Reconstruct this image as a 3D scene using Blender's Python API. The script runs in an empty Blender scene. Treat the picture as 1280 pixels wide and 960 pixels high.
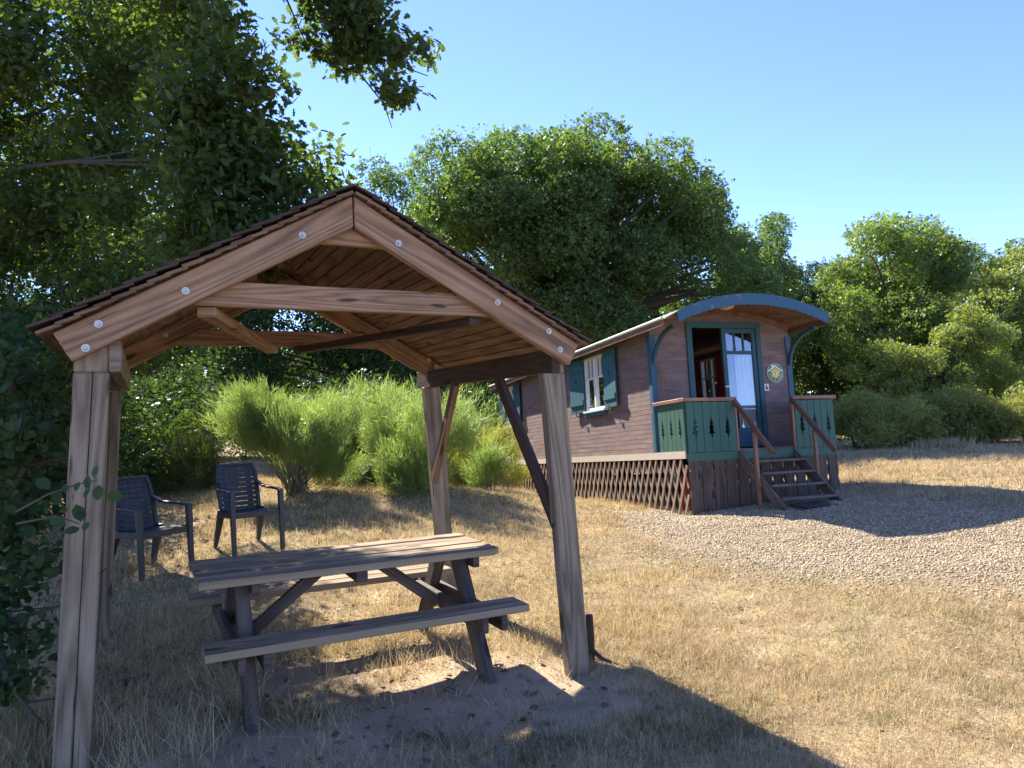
import bpy, bmesh, math, random
import numpy as np
from mathutils import Vector, Matrix
R_ = math.radians
SC = bpy.context.scene
COL = SC.collection

# ------------------------------------------------------------------ camera
EYE, FPX, PITCH, ROLL = 1.606, 921.7, 0.0373, -0.0246
cp, sp, cr, sr = math.cos(PITCH), math.sin(PITCH), math.cos(ROLL), math.sin(ROLL)
r0 = Vector((1, 0, 0)); f0 = Vector((0, cp, sp)); u0 = Vector((0, -sp, cp))
rt = cr*r0 + sr*u0; up = -sr*r0 + cr*u0
cam = bpy.data.cameras.new('camera'); camo = bpy.data.objects.new('camera', cam); COL.objects.link(camo)
mw = Matrix.Identity(4)
for i in range(3): mw[i][0] = rt[i]; mw[i][1] = up[i]; mw[i][2] = -f0[i]
mw[2][3] = EYE
camo.matrix_world = mw
cam.sensor_width = 36; cam.lens = 36*FPX/1280; cam.clip_end = 2000; cam.clip_start = .05
SC.camera = camo

# ------------------------------------------------------------------ light
SUN_AZ, SUN_EL = R_(34), R_(41)          # azimuth left of straight ahead
SDIR = Vector((-math.sin(SUN_AZ)*math.cos(SUN_EL), math.cos(SUN_AZ)*math.cos(SUN_EL), math.sin(SUN_EL)))
wd = bpy.data.worlds.new('World'); SC.world = wd; wd.use_nodes = True
nt = wd.node_tree
sky = nt.nodes.new('ShaderNodeTexSky'); sky.sky_type = 'NISHITA'; sky.sun_disc = False
sky.sun_elevation = SUN_EL; sky.sun_rotation = -SUN_AZ
sky.air_density = 1.0; sky.dust_density = 0.0; sky.ozone_density = 5.5; sky.altitude = 2500
bg = nt.nodes['Background']; hs = nt.nodes.new('ShaderNodeHueSaturation'); hs.inputs['Saturation'].default_value = 1.03; hs.inputs['Hue'].default_value = .514
nt.links.new(sky.outputs[0], hs.inputs['Color']); nt.links.new(hs.outputs[0], bg.inputs[0]); bg.inputs[1].default_value = 0.124
sl = bpy.data.lights.new('sun', 'SUN'); sl.energy = 4.6; sl.angle = R_(.53); sl.color = (1, .93, .81)
so = bpy.data.objects.new('sun', sl); COL.objects.link(so)
so.rotation_euler = SDIR.to_track_quat('Z', 'Y').to_euler(); so.location = (0, 0, 40)
vs = SC.view_settings; vs.view_transform = 'Standard'; vs.look = 'None'; vs.exposure = 1.75; vs.gamma = 1
SC.cycles.max_bounces = 8; SC.cycles.transparent_max_bounces = 8
SC.cycles.diffuse_bounces = 4

# ------------------------------------------------------------------ helpers
def px(x, y, depth):
    """point seen at a place of the photograph, at a distance ahead"""
    U = (x-640)/FPX; V = (480-y)/FPX
    u = U*cr - V*sr; v = U*sr + V*cr
    d = np.array([u, cp - v*sp, sp + v*cp]); d /= d[1]
    return d*depth + np.array([0, 0, EYE])

def tag(o, label=None, cat=None, group=None, kind=None):
    if label: o['label'] = label
    if cat: o['category'] = cat
    if group: o['group'] = group
    if kind: o['kind'] = kind
    return o

def thing(name, label, cat, mat=None, group=None):
    o = bpy.data.objects.new(name, None); COL.objects.link(o)
    if mat is not None: o.matrix_world = mat
    return tag(o, label, cat, group)

class MB:
    """collects verts, faces, per-corner uvs"""
    def __init__(s, seed=0): s.v = []; s.f = []; s.uv = []; s.r = random.Random(seed); s.mi = []; s.cur = 0
    def face(s, idx, uvs=None):
        s.f.append(idx); s.uv.append(uvs or [(0, 0)]*len(idx)); s.mi.append(s.cur)
    def hexa(s, P, L=None):
        """P: 8 corners, 0-3 start section, 4-7 end section; uv runs along start->end"""
        b = len(s.v); s.v += [tuple(p) for p in P]
        P = [Vector(p) for p in P]
        off = (s.r.uniform(0, 40), s.r.uniform(0, 40))
        Ln = (P[4]-P[0]).length
        acc = 0
        for k in range(4):
            k2 = (k+1) % 4
            w = (P[k2]-P[k]).length
            s.face([b+k, b+k2, b+4+k2, b+4+k], [(off[0], off[1]+acc), (off[0], off[1]+acc+w), (off[0]+Ln, off[1]+acc+w), (off[0]+Ln, off[1]+acc)])
            acc += w+.37
        w = (P[1]-P[0]).length; h = (P[3]-P[0]).length
        e = [(off[0], off[1]), (off[0]+w*.3, off[1]), (off[0]+w*.3, off[1]+h), (off[0], off[1]+h)]
        s.face([b+3, b+2, b+1, b], e); s.face([b+4, b+5, b+6, b+7], e)
    def beam(s, p0, p1, w, h, up=(0, 0, 1), w1=None, h1=None):
        """board from p0 to p1; w across, h along up"""
        p0 = Vector(p0); p1 = Vector(p1); d = (p1-p0).normalized(); upv = Vector(up)
        sd = d.cross(upv).normalized(); uu = sd.cross(d).normalized()
        w1 = w if w1 is None else w1; h1 = h if h1 is None else h1
        P = []
        for p, a, c in ((p0, w, h), (p1, w1, h1)):
            for (i, j) in ((-.5, -.5), (.5, -.5), (.5, .5), (-.5, .5)): P.append(p + sd*a*i + uu*c*j)
        s.hexa(P)
    def box(s, lo, hi, ax=0):
        """axis box; grain along ax"""
        x0, y0, z0 = lo; x1, y1, z1 = hi
        if ax == 0: P = [(x0, y1, z0), (x0, y0, z0), (x0, y0, z1), (x0, y1, z1), (x1, y1, z0), (x1, y0, z0), (x1, y0, z1), (x1, y1, z1)]
        elif ax == 1: P = [(x0, y0, z0), (x1, y0, z0), (x1, y0, z1), (x0, y0, z1), (x0, y1, z0), (x1, y1, z0), (x1, y1, z1), (x0, y1, z1)]
        else: P = [(x0, y0, z0), (x0, y1, z0), (x1, y1, z0), (x1, y0, z0), (x0, y0, z1), (x0, y1, z1), (x1, y1, z1), (x1, y0, z1)]
        s.hexa(P)
    def tube(s, pts, rad, n=8, cap=True):
        pts = [Vector(p) for p in pts]; m = len(pts)
        if not hasattr(rad, '__len__'): rad = [rad]*m
        b = len(s.v); acc = 0; ref = None
        for i, p in enumerate(pts):
            d = (pts[min(i+1, m-1)] - pts[max(i-1, 0)]).normalized()
            if ref is None: ref = Vector((1, 0, 0)) if abs(d.x) < .8 else Vector((0, 1, 0))
            sd = d.cross(ref).normalized(); uu = sd.cross(d).normalized(); ref = uu
            for k in range(n):
                a = 2*math.pi*k/n
                s.v.append(tuple(p + (sd*math.cos(a)+uu*math.sin(a))*rad[i]))
        for i in range(m-1):
            ln = (pts[i+1]-pts[i]).length; c = 2*math.pi*rad[i]
            for k in range(n):
                k2 = (k+1) % n
                s.face([b+i*n+k, b+i*n+k2, b+(i+1)*n+k2, b+(i+1)*n+k], [(acc, c*k/n), (acc, c*(k+1)/n), (acc+ln, c*(k+1)/n), (acc+ln, c*k/n)])
            acc += ln
        if cap:
            s.face([b+k for k in range(n)][::-1]); s.face([b+(m-1)*n+k for k in range(n)])
    def prism(s, poly, origin, ex, ey, ez, grain=(1, 0)):
        """extruded outline: poly in (ex,ey) plane, thickness vector ez; any simple outline"""
        from mathutils.geometry import tessellate_polygon
        O = Vector(origin); ex = Vector(ex); ey = Vector(ey); ez = Vector(ez)
        ar = sum(poly[i][0]*poly[(i+1) % len(poly)][1]-poly[(i+1) % len(poly)][0]*poly[i][1] for i in range(len(poly)))
        flip = (ar < 0) ^ (ex.cross(ey).dot(ez) < 0)
        b = len(s.v); n = len(poly)
        for k in (0, 1):
            for (x, y) in poly: s.v.append(tuple(O+ex*x+ey*y+ez*k))
        off = (s.r.uniform(0, 40), s.r.uniform(0, 40))
        def uvp(p): return (off[0]+(p[0]*grain[0]+p[1]*grain[1]), off[1]+(p[0]*grain[1]+p[1]*grain[0]))
        tris = tessellate_polygon([[Vector((x, y, 0)) for x, y in poly]])
        for t in tris:
            t = list(t)
            a2 = (poly[t[1]][0]-poly[t[0]][0])*(poly[t[2]][1]-poly[t[0]][1])-(poly[t[2]][0]-poly[t[0]][0])*(poly[t[1]][1]-poly[t[0]][1])
            hand = ex.cross(ey).dot(ez) > 0
            if (a2 > 0) != hand: t = t[::-1]
            s.face([b+n+i for i in t], [uvp(poly[i]) for i in t])
            s.face([b+i for i in t[::-1]], [uvp(poly[i]) for i in t[::-1]])
        for i in range(n):
            j = (i+1) % n
            q = [b+i, b+j, b+n+j, b+n+i]
            if flip: q = q[::-1]
            s.face(q, [(off[0], off[1]), (off[0]+.1, off[1]), (off[0]+.1, off[1]+.02), (off[0], off[1]+.02)])
    def build(s, name, mat, parent=None, bevel=0, smooth=False, seg=1):
        me = bpy.data.meshes.new(name)
        me.from_pydata(s.v, [], s.f)
        uv = me.uv_layers.new(name='UVMap')
        uv.data.foreach_set('uv', [c for f in s.uv for p in f for c in p])
        for m in (mat if isinstance(mat, (list, tuple)) else [mat]): me.materials.append(m)
        if any(s.mi): me.polygons.foreach_set('material_index', s.mi)
        if smooth: me.polygons.foreach_set('use_smooth', [True]*len(me.polygons))
        o = bpy.data.objects.new(name, me); COL.objects.link(o)
        if parent: o.parent = parent
        if bevel:
            bv = o.modifiers.new('bevel', 'BEVEL'); bv.width = bevel; bv.segments = seg; bv.limit_method = 'ANGLE'; bv.angle_limit = R_(35)
            if smooth is None: pass
        return o

def arr_mesh(name, verts, loops, counts, mat, parent=None, smooth=False):
    """fast mesh from arrays"""
    me = bpy.data.meshes.new(name)
    me.vertices.add(len(verts)); me.vertices.foreach_set('co', np.asarray(verts, np.float32).ravel())
    me.loops.add(len(loops)); me.loops.foreach_set('vertex_index', np.asarray(loops, np.int32))
    counts = np.asarray(counts, np.int32)
    starts = np.concatenate([[0], np.cumsum(counts)[:-1]]).astype(np.int32)
    me.polygons.add(len(counts)); me.polygons.foreach_set('loop_start', starts)
    me.update(calc_edges=True)
    if smooth: me.polygons.foreach_set('use_smooth', np.ones(len(counts), bool))
    me.materials.append(mat)
    o = bpy.data.objects.new(name, me); COL.objects.link(o)
    if parent: o.parent = parent
    return o

def instance(tv, tf, pos, X, Y, Z, scale):
    """template verts tv (k,3), faces tf (list of index lists) put at pos with axes X,Y,Z (n,3) and scale (n,) or (n,3)"""
    tv = np.asarray(tv, float); n = len(pos); k = len(tv)
    sc_ = np.asarray(scale, float)
    if sc_.ndim == 1: sc_ = np.repeat(sc_[:, None], 3, 1)
    V = (pos[:, None, :] + X[:, None, :]*(tv[None, :, 0:1]*sc_[:, None, 0:1]) + Y[:, None, :]*(tv[None, :, 1:2]*sc_[:, None, 1:2])
         + Z[:, None, :]*(tv[None, :, 2:3]*sc_[:, None, 2:3]))
    fl = np.concatenate([np.array(f) for f in tf]); cn = np.array([len(f) for f in tf])
    loops = (fl[None, :] + (np.arange(n)*k)[:, None]).ravel()
    return V.reshape(-1, 3), loops, np.tile(cn, n)

def norm(a): return a/np.maximum(np.linalg.norm(a, axis=-1, keepdims=True), 1e-9)
def frames(rng, N):
    """random in-plane axes for normals N"""
    t = norm(rng.normal(size=N.shape)); X = norm(np.cross(N, t)); Y = np.cross(N, X)
    return X, Y

# ------------------------------------------------------------------ materials
def newmat(name):
    m = bpy.data.materials.new(name); m.use_nodes = True
    t = m.node_tree; return m, t, t.nodes['Principled BSDF']
def N(t, typ, **k):
    n = t.nodes.new(typ)
    for a, b in k.items():
        if a in ('inp',):
            for i, v in b.items(): n.inputs[i].default_value = v
        else: setattr(n, a, b)
    return n
def ramp(t, fac, stops):
    r = t.nodes.new('ShaderNodeValToRGB'); e = r.color_ramp.elements
    while len(e) < len(stops): e.new(.5)
    for el, (p, c) in zip(e, stops): el.position = p; el.color = (*c, 1) if len(c) == 3 else c
    t.links.new(fac, r.inputs[0]); return r.outputs[0]
def mix(t, fac, a, b, mode='MIX'):
    m = t.nodes.new('ShaderNodeMix'); m.data_type = 'RGBA'; m.blend_type = mode
    for sock, v in ((m.inputs[0], fac), (m.inputs[6], a), (m.inputs[7], b)):
        if hasattr(v, 'is_linked') or hasattr(v, 'links'): t.links.new(v, sock)
        elif isinstance(v, (int, float)): sock.default_value = v
        else: sock.default_value = (*v, 1) if len(v) == 3 else v
    return m.outputs[2]
def mathn(t, op, a, b=0.0):
    m = t.nodes.new('ShaderNodeMath'); m.operation = op
    for s_, v in ((m.inputs[0], a), (m.inputs[1], b)):
        if hasattr(v, 'links'): t.links.new(v, s_)
        else: s_.default_value = v
    return m.outputs[0]

def wood(name, dark, mid, light, rough=.75, grain=1.0, bump=.25, knots=True, paint=None, wear=0.0, ring=.55):
    m, t, p = newmat(name)
    uv = N(t, 'ShaderNodeTexCoord').outputs['UV']
    mp = N(t, 'ShaderNodeMapping', inp={3: (1.0, 9*grain, 1)}); t.links.new(uv, mp.inputs[0])
    n1 = N(t, 'ShaderNodeTexNoise', inp={'Scale': 2.0, 'Detail': 3, 'Roughness': .5}); t.links.new(mp.outputs[0], n1.inputs[0])
    # cathedral rings: distance field distorted along the grain
    mp2 = N(t, 'ShaderNodeMapping', inp={3: (.32, 4.2*grain, 1)}); t.links.new(uv, mp2.inputs[0])
    n2 = N(t, 'ShaderNodeTexNoise', inp={'Scale': 1.1, 'Detail': 1.5, 'Roughness': .4}); t.links.new(mp2.outputs[0], n2.inputs[0])
    rg = mathn(t, 'FRACT', mathn(t, 'MULTIPLY', n2.outputs[0], 13.0))
    rg2 = mathn(t, 'ABSOLUTE', mathn(t, 'SUBTRACT', rg, .5)); rg3 = mathn(t, 'MULTIPLY', rg2, 2.0)
    mp3 = N(t, 'ShaderNodeMapping', inp={3: (3.0, 160*grain, 1)}); t.links.new(uv, mp3.inputs[0])
    n3 = N(t, 'ShaderNodeTexNoise', inp={'Scale': 1.0, 'Detail': 3, 'Roughness': .6}); t.links.new(mp3.outputs[0], n3.inputs[0])
    s1 = mathn(t, 'ADD', mathn(t, 'MULTIPLY', rg3, ring*.6), mathn(t, 'MULTIPLY', n3.outputs[0], .65)); s1 = mathn(t, 'SUBTRACT', s1, .10)
    s2 = mathn(t, 'ADD', s1, mathn(t, 'MULTIPLY', mathn(t, 'SUBTRACT', n1.outputs[0], .5), .6))
    col = ramp(t, s2, [(.12, dark), (.45, mid), (.82, light)])
    if knots:
        mk = N(t, 'ShaderNodeMapping', inp={3: (1.6, 4.2, 1)}); t.links.new(uv, mk.inputs[0])
        vo = N(t, 'ShaderNodeTexVoronoi', voronoi_dimensions='2D', inp={'Scale': 1.0}); t.links.new(mk.outputs[0], vo.inputs[0])
        kf = ramp(t, vo.outputs['Distance'], [(.0, (1, 1, 1)), (.07, (.85, .85, .85)), (.12, (0, 0, 0))])
        sel = mathn(t, 'GREATER_THAN', N(t, 'ShaderNodeSeparateColor').outputs[0], .5)
        sc_ = t.nodes[-1]; 
        sep = [n for n in t.nodes if n.type == 'SEPARATE_COLOR'][-1]; t.links.new(vo.outputs['Color'], sep.inputs[0])
        kf2 = mathn(t, 'MULTIPLY', kf, sel)
        col = mix(t, kf2, col, tuple(c*.3 for c in dark))
    mc = N(t, 'ShaderNodeMapping', inp={3: (.9, 38*grain, 1)}); t.links.new(uv, mc.inputs[0])
    nc = N(t, 'ShaderNodeTexNoise', inp={'Scale': 1.0, 'Detail': 2, 'Roughness': .4}); t.links.new(mc.outputs[0], nc.inputs[0])
    ck = ramp(t, nc.outputs[0], [(.25, (1, 1, 1)), (.29, (0, 0, 0))]); col = mix(t, mathn(t, 'MULTIPLY', ck, .8), col, tuple(c*.25 for c in dark))
    st_ = N(t, 'ShaderNodeTexNoise', inp={'Scale': 2.3, 'Detail': 4, 'Roughness': .6}); t.links.new(uv, st_.inputs[0])
    col = mix(t, .55, col, ramp(t, st_.outputs[0], [(.3, (.55, .56, .58)), (.5, (1, 1, 1)), (.72, (1.25, 1.2, 1.12))]), 'MULTIPLY')
    if paint is not None:
        nn = N(t, 'ShaderNodeTexNoise', inp={'Scale': 6.0, 'Detail': 6, 'Roughness': .7}); t.links.new(uv, nn.inputs[0])
        fac = ramp(t, mathn(t, 'ADD', nn.outputs[0], mathn(t, 'MULTIPLY', n3.outputs[0], .25)), [(.5+.3*(1-wear), (0, 0, 0)), (.58+.3*(1-wear), (1, 1, 1))])
        pc = mix(t, n1.outputs[0], tuple(c*.8 for c in paint), tuple(min(1, c*1.2) for c in paint))
        col = mix(t, fac, pc, col)
    t.links.new(col, p.inputs['Base Color'])
    p.inputs['Roughness'].default_value = rough
    bp = N(t, 'ShaderNodeBump', inp={'Strength': bump, 'Distance': .004}); t.links.new(s2, bp.inputs['Height']); t.links.new(bp.outputs[0], p.inputs['Normal'])
    return m

def plain(name, col, rough=.5, metal=0.0, var=.12, scale=8.0, bump=0.0, coords='Object'):
    m, t, p = newmat(name)
    tc = N(t, 'ShaderNodeTexCoord').outputs[coords]
    n1 = N(t, 'ShaderNodeTexNoise', inp={'Scale': scale, 'Detail': 5, 'Roughness': .65}); t.links.new(tc, n1.inputs[0])
    c = mix(t, n1.outputs[0], tuple(max(0, x*(1-2*var)) for x in col), tuple(min(1, x*(1+2*var)) for x in col))
    t.links.new(c, p.inputs['Base Color']); p.inputs['Roughness'].default_value = rough; p.inputs['Metallic'].default_value = metal
    if bump:
        bp = N(t, 'ShaderNodeBump', inp={'Strength': bump, 'Distance': .01}); t.links.new(n1.outputs[0], bp.inputs['Height']); t.links.new(bp.outputs[0], p.inputs['Normal'])
    return m

def leafmat(name, stops, trans=.45, tint=(1.25, 1.2, .5), gloss=.12, nscale=.6, rough=.45):
    """leaf: reflects and lets light through; colour differs leaf by leaf"""
    m, t, p = newmat(name)
    g = N(t, 'ShaderNodeNewGeometry')
    tc = N(t, 'ShaderNodeTexCoord').outputs['Object']
    n1 = N(t, 'ShaderNodeTexNoise', inp={'Scale': nscale, 'Detail': 2}); t.links.new(tc, n1.inputs[0])
    f = mathn(t, 'ADD', mathn(t, 'MULTIPLY', g.outputs['Random Per Island'], .6), mathn(t, 'MULTIPLY', n1.outputs[0], .45))
    col = ramp(t, f, stops)
    d = N(t, 'ShaderNodeBsdfDiffuse'); t.links.new(col, d.inputs[0])
    tr = N(t, 'ShaderNodeBsdfTranslucent'); t.links.new(mix(t, 1.0, col, tint, 'MULTIPLY'), tr.inputs[0])
    gl = N(t, 'ShaderNodeBsdfGlossy', inp={'Roughness': rough, 'Color': (.9, .95, 1, 1)})
    m1 = N(t, 'ShaderNodeMixShader', inp={0: trans}); t.links.new(d.outputs[0], m1.inputs[1]); t.links.new(tr.outputs[0], m1.inputs[2])
    lw = N(t, 'ShaderNodeLayerWeight', inp={0: .25})
    m2 = N(t, 'ShaderNodeMixShader'); t.links.new(mathn(t, 'MULTIPLY', lw.outputs['Facing'], gloss*2), m2.inputs[0]); t.links.new(m1.outputs[0], m2.inputs[1]); t.links.new(gl.outputs[0], m2.inputs[2])
    out = [n for n in t.nodes if n.type == 'OUTPUT_MATERIAL'][0]; t.links.new(m2.outputs[0], out.inputs[0])
    t.nodes.remove(p)
    return m

M = {}
M['rafter'] = wood('rafter_wood', (.15, .075, .036), (.34, .195, .105), (.48, .30, .18), bump=.3)
M['post'] = wood('post_wood', (.11, .073, .046), (.25, .185, .125), (.36, .28, .20), bump=.35)
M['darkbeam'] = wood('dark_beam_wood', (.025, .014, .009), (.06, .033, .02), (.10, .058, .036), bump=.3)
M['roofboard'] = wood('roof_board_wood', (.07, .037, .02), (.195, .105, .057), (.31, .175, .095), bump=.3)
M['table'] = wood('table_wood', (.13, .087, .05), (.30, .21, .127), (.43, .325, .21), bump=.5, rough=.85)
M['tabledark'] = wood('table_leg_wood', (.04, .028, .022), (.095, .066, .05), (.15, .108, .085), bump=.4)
M['steel'] = plain('bolt_steel', (.52, .51, .49), rough=.5, metal=.8, var=.3, scale=60)
M['plastic'] = plain('chair_plastic', (.018, .0195, .024), rough=.45, var=.12, scale=14)
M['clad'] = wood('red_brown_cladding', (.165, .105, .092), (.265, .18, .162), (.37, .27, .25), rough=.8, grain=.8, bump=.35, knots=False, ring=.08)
M['inner'] = wood('inner_wood', (.10, .038, .022), (.21, .085, .048), (.3, .13, .08), knots=False)
M['blue'] = wood('blue_paint', (.10, .09, .075), (.2, .18, .15), (.3, .27, .23), paint=(.026, .088, .145), wear=.25, knots=False, rough=.6)
M['teal'] = wood('teal_paint', (.03, .06, .06), (.05, .09, .09), (.12, .14, .13), paint=(.02, .075, .085), wear=.1, knots=False, rough=.6)
M['bluegreen'] = wood('shutter_paint', (.06, .09, .09), (.12, .15, .15), (.2, .22, .2), paint=(.032, .115, .135), wear=.12, knots=False, rough=.6)
M['green'] = wood('green_paint', (.03, .05, .035), (.05, .09, .06), (.1, .14, .1), paint=(.032, .102, .07), wear=.12, knots=False, rough=.6)
M['rail'] = wood('rail_wood', (.14, .06, .032), (.28, .13, .07), (.38, .2, .12), knots=False, rough=.55)
M['brown'] = wood('brown_wood', (.075, .035, .022), (.16, .08, .05), (.24, .13, .085))
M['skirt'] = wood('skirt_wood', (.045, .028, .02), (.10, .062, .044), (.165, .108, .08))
M['lattice'] = wood('lattice_wood', (.16, .095, .06), (.30, .19, .125), (.42, .29, .20), knots=False)
M['lattice2'] = wood('weathered_lattice_wood', (.12, .1, .08), (.22, .185, .15), (.32, .28, .23), knots=False)
M['beige'] = plain('beige_baseboard', (.50, .42, .34), rough=.7, var=.12, scale=20)
M['white'] = plain('white_paint', (.72, .70, .66), rough=.5, var=.06)
M['step'] = wood('step_wood', (.07, .05, .04), (.14, .105, .085), (.21, .165, .135))
M['roofmetal'] = plain('roof_sheet', (.28, .25, .22), rough=.6, var=.2, scale=3)
M['gutter'] = plain('gutter_zinc', (.62, .6, .56), rough=.45, var=.1)
M['soffit'] = wood('soffit_wood', (.10, .05, .03), (.22, .115, .068), (.33, .185, .115), knots=False)
M['red'] = plain('red_curtain_cloth', (.42, .02, .025), rough=.9, var=.2)
M['pink'] = plain('white_curtain_cloth', (.75, .68, .70), rough=.9, var=.08)
M['brocur'] = plain('brown_curtain_cloth', (.42, .27, .13), rough=.9, var=.3, scale=12)
M['redtin'] = plain('red_tin', (.35, .03, .02), rough=.5)
M['black'] = plain('dark_void', (.012, .011, .01), rough=.9)
M['rubber'] = plain('mat_rubber', (.02, .02, .022), rough=.9, bump=.5, scale=60)
M['lampglass'] = plain('lamp_glass', (.62, .46, .28), rough=.3)
M['pgreen'] = plain('plaque_green', (.03, .16, .06), rough=.4, var=.05)
M['pyellow'] = plain('plaque_yellow', (.75, .52, .04), rough=.4, var=.05)
M['pwhite'] = plain('plaque_white', (.8, .8, .78), rough=.4, var=.03)
M['pred'] = plain('plaque_crimson', (.55, .04, .12), rough=.4, var=.05)
M['bark'] = plain('tree_bark', (.075, .062, .05), rough=.95, var=.3, scale=5, bump=1.0)
M['barkdark'] = plain('shrub_bark', (.09, .07, .05), rough=.95, var=.3, scale=9, bump=.5)
M['broomstem'] = plain('broom_stem_bark', (.15, .14, .075), rough=.9, var=.3, scale=9)
M['stake'] = wood('stake_wood', (.02, .013, .01), (.05, .033, .024), (.08, .055, .04))
M['oak'] = leafmat('near_oak_leaf', [(.1, (.04, .064, .026)), (.5, (.063, .096, .034)), (.9, (.105, .14, .045))], trans=.48, tint=(2.0, 2.05, .5), gloss=.05)
M['bigoak'] = leafmat('big_oak_leaf', [(.1, (.05, .09, .036)), (.5, (.09, .142, .052)), (.9, (.16, .205, .075))], trans=.44, tint=(1.6, 1.75, .5), gloss=.05, nscale=.4)
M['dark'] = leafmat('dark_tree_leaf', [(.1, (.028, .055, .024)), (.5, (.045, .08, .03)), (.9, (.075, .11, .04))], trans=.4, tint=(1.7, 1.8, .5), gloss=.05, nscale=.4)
M['light'] = leafmat('light_tree_leaf', [(.1, (.075, .135, .042)), (.5, (.125, .19, .06)), (.9, (.21, .255, .09))], trans=.5, tint=(1.55, 1.55, .5), gloss=.06, nscale=.35)
M['chest'] = leafmat('chestnut_leaf', [(.1, (.105, .165, .048)), (.55, (.175, .235, .07)), (.85, (.27, .30, .11)), (.97, (.46, .43, .22))], trans=.5, tint=(1.6, 1.45, .5), gloss=.06, nscale=.5)
M['hedge'] = leafmat('hedge_leaf', [(.1, (.12, .155, .05)), (.5, (.20, .235, .08)), (.9, (.33, .33, .14))], trans=.5, tint=(1.6, 1.5, .45), gloss=.04, nscale=.7)
M['hazel'] = leafmat('hazel_leaf', [(.1, (.03, .062, .028)), (.5, (.046, .085, .036)), (.9, (.075, .12, .05))], trans=.4, tint=(1.6, 1.6, .6), gloss=.04)
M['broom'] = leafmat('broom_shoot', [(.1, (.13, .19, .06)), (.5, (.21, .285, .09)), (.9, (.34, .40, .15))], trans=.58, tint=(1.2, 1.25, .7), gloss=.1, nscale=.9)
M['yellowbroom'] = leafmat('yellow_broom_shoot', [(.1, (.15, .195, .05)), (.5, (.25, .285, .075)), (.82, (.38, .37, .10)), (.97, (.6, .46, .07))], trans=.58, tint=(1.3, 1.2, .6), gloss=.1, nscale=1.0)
M['shadebroom'] = leafmat('shaded_broom_shoot', [(.1, (.04, .06, .022)), (.5, (.065, .09, .03)), (.9, (.105, .13, .04))], trans=.45, tint=(1.4, 1.35, .5), gloss=.1, nscale=1.0)  # broom colours darkened: the shade this bush stands in is put into them
M['straw'] = leafmat('dry_grass_blade', [(.12, (.25, .18, .092)), (.45, (.46, .36, .205)), (.75, (.63, .515, .32)), (.95, (.74, .635, .44))], trans=.35, tint=(1.1, 1.0, .8), gloss=.06, nscale=.8)
M['greengrass'] = leafmat('green_grass_blade', [(.1, (.085, .10, .035)), (.5, (.16, .165, .06)), (.9, (.30, .265, .12))], trans=.4, tint=(1.3, 1.25, .5), gloss=.08)
M['gravel'] = leafmat('gravel_stone', [(.05, (.12, .085, .045)), (.3, (.29, .21, .12)), (.6, (.44, .345, .215)), (.95, (.64, .54, .38))], trans=0.0, gloss=.05, nscale=9)
M['litter'] = leafmat('dead_leaf', [(.1, (.10, .055, .025)), (.5, (.2, .125, .065)), (.9, (.34, .25, .16))], trans=.2, gloss=.05)

# glass
m, t, p = newmat('window_glass')
gl = N(t, 'ShaderNodeBsdfGlossy', inp={'Roughness': .02, 'Color': (.95, .97, 1, 1)}); tr = N(t, 'ShaderNodeBsdfTransparent', inp={0: (.85, .88, .88, 1)})
fr = N(t, 'ShaderNodeFresnel', inp={0: 1.5}); ms = N(t, 'ShaderNodeMixShader')
t.links.new(mathn(t, 'ADD', mathn(t, 'MULTIPLY', fr.outputs[0], .8), .09), ms.inputs[0]); t.links.new(tr.outputs[0], ms.inputs[1]); t.links.new(gl.outputs[0], ms.inputs[2])
t.links.new(ms.outputs[0], [n for n in t.nodes if n.type == 'OUTPUT_MATERIAL'][0].inputs[0]); t.nodes.remove(p); M['glass'] = m

# ------------------------------------------------------------------ terrain
CP = np.array([(0, 0, 0), (-2, 3.3, 0), (.44, 4.57, 0), (-2.9, 5.3, .02), (-.5, 6.5, .02), (3, 3, 0), (-4, 3, .05), (0, -5, 0), (6, 0, 0), (-6, 0, 0), (1.2, 7, .02),
    (-3.35, 6.9, .12), (-2.79, 7.7, .19), (-1.2, 8, .12), (-3.1, 11, .48), (-1.0, 11.5, .50), (-.5, 11.6, .43), (.0, 11.0, .31), (.7, 10.5, .17), (1.4, 9.6, .13),
    (2.35, 9.87, .17), (2.1, 10.65, .11), (4.68, 10.64, .36), (1.0, 14, -.18), (-.2, 17.8, -.26), (4.6, 13, .25), (3.2, 16.5, .05), (3, 8.3, .26), (5.5, 8.0, .43), (8, 9, .62), (6.5, 10.2, .55), (4.2, 9, .36), (9, 14, .42),
    (6, 5, .04), (10, 5, .15), (11, 22, .28), (7, 25, .28), (20, 25, .32), (4, 21, .1), (0, 30, .1), (-15, 20, .6), (-10, 10, .4), (-6, 13, .55), (-7, 6, .15), (30, 40, .6), (16, 10, .35), (-20, 0, .1), (25, 0, .2), (-25, 40, .6), (0, 45, .4), (0, -20, 0), (50, 20, .6), (-50, 10, .5)], float)
def _k(r): return r
def _solve():
    n = len(CP); D = np.linalg.norm(CP[:, None, :2]-CP[None, :, :2], axis=2)
    A = np.zeros((n+3, n+3)); A[:n, :n] = -D + np.eye(n)*.15; A[:n, n] = 1; A[:n, n+1:] = CP[:, :2]; A[n, :n] = 1; A[n+1:, :n] = CP[:, :2].T
    return np.linalg.solve(A, np.concatenate([CP[:, 2], [0, 0, 0]]))
_w = _solve()
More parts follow.
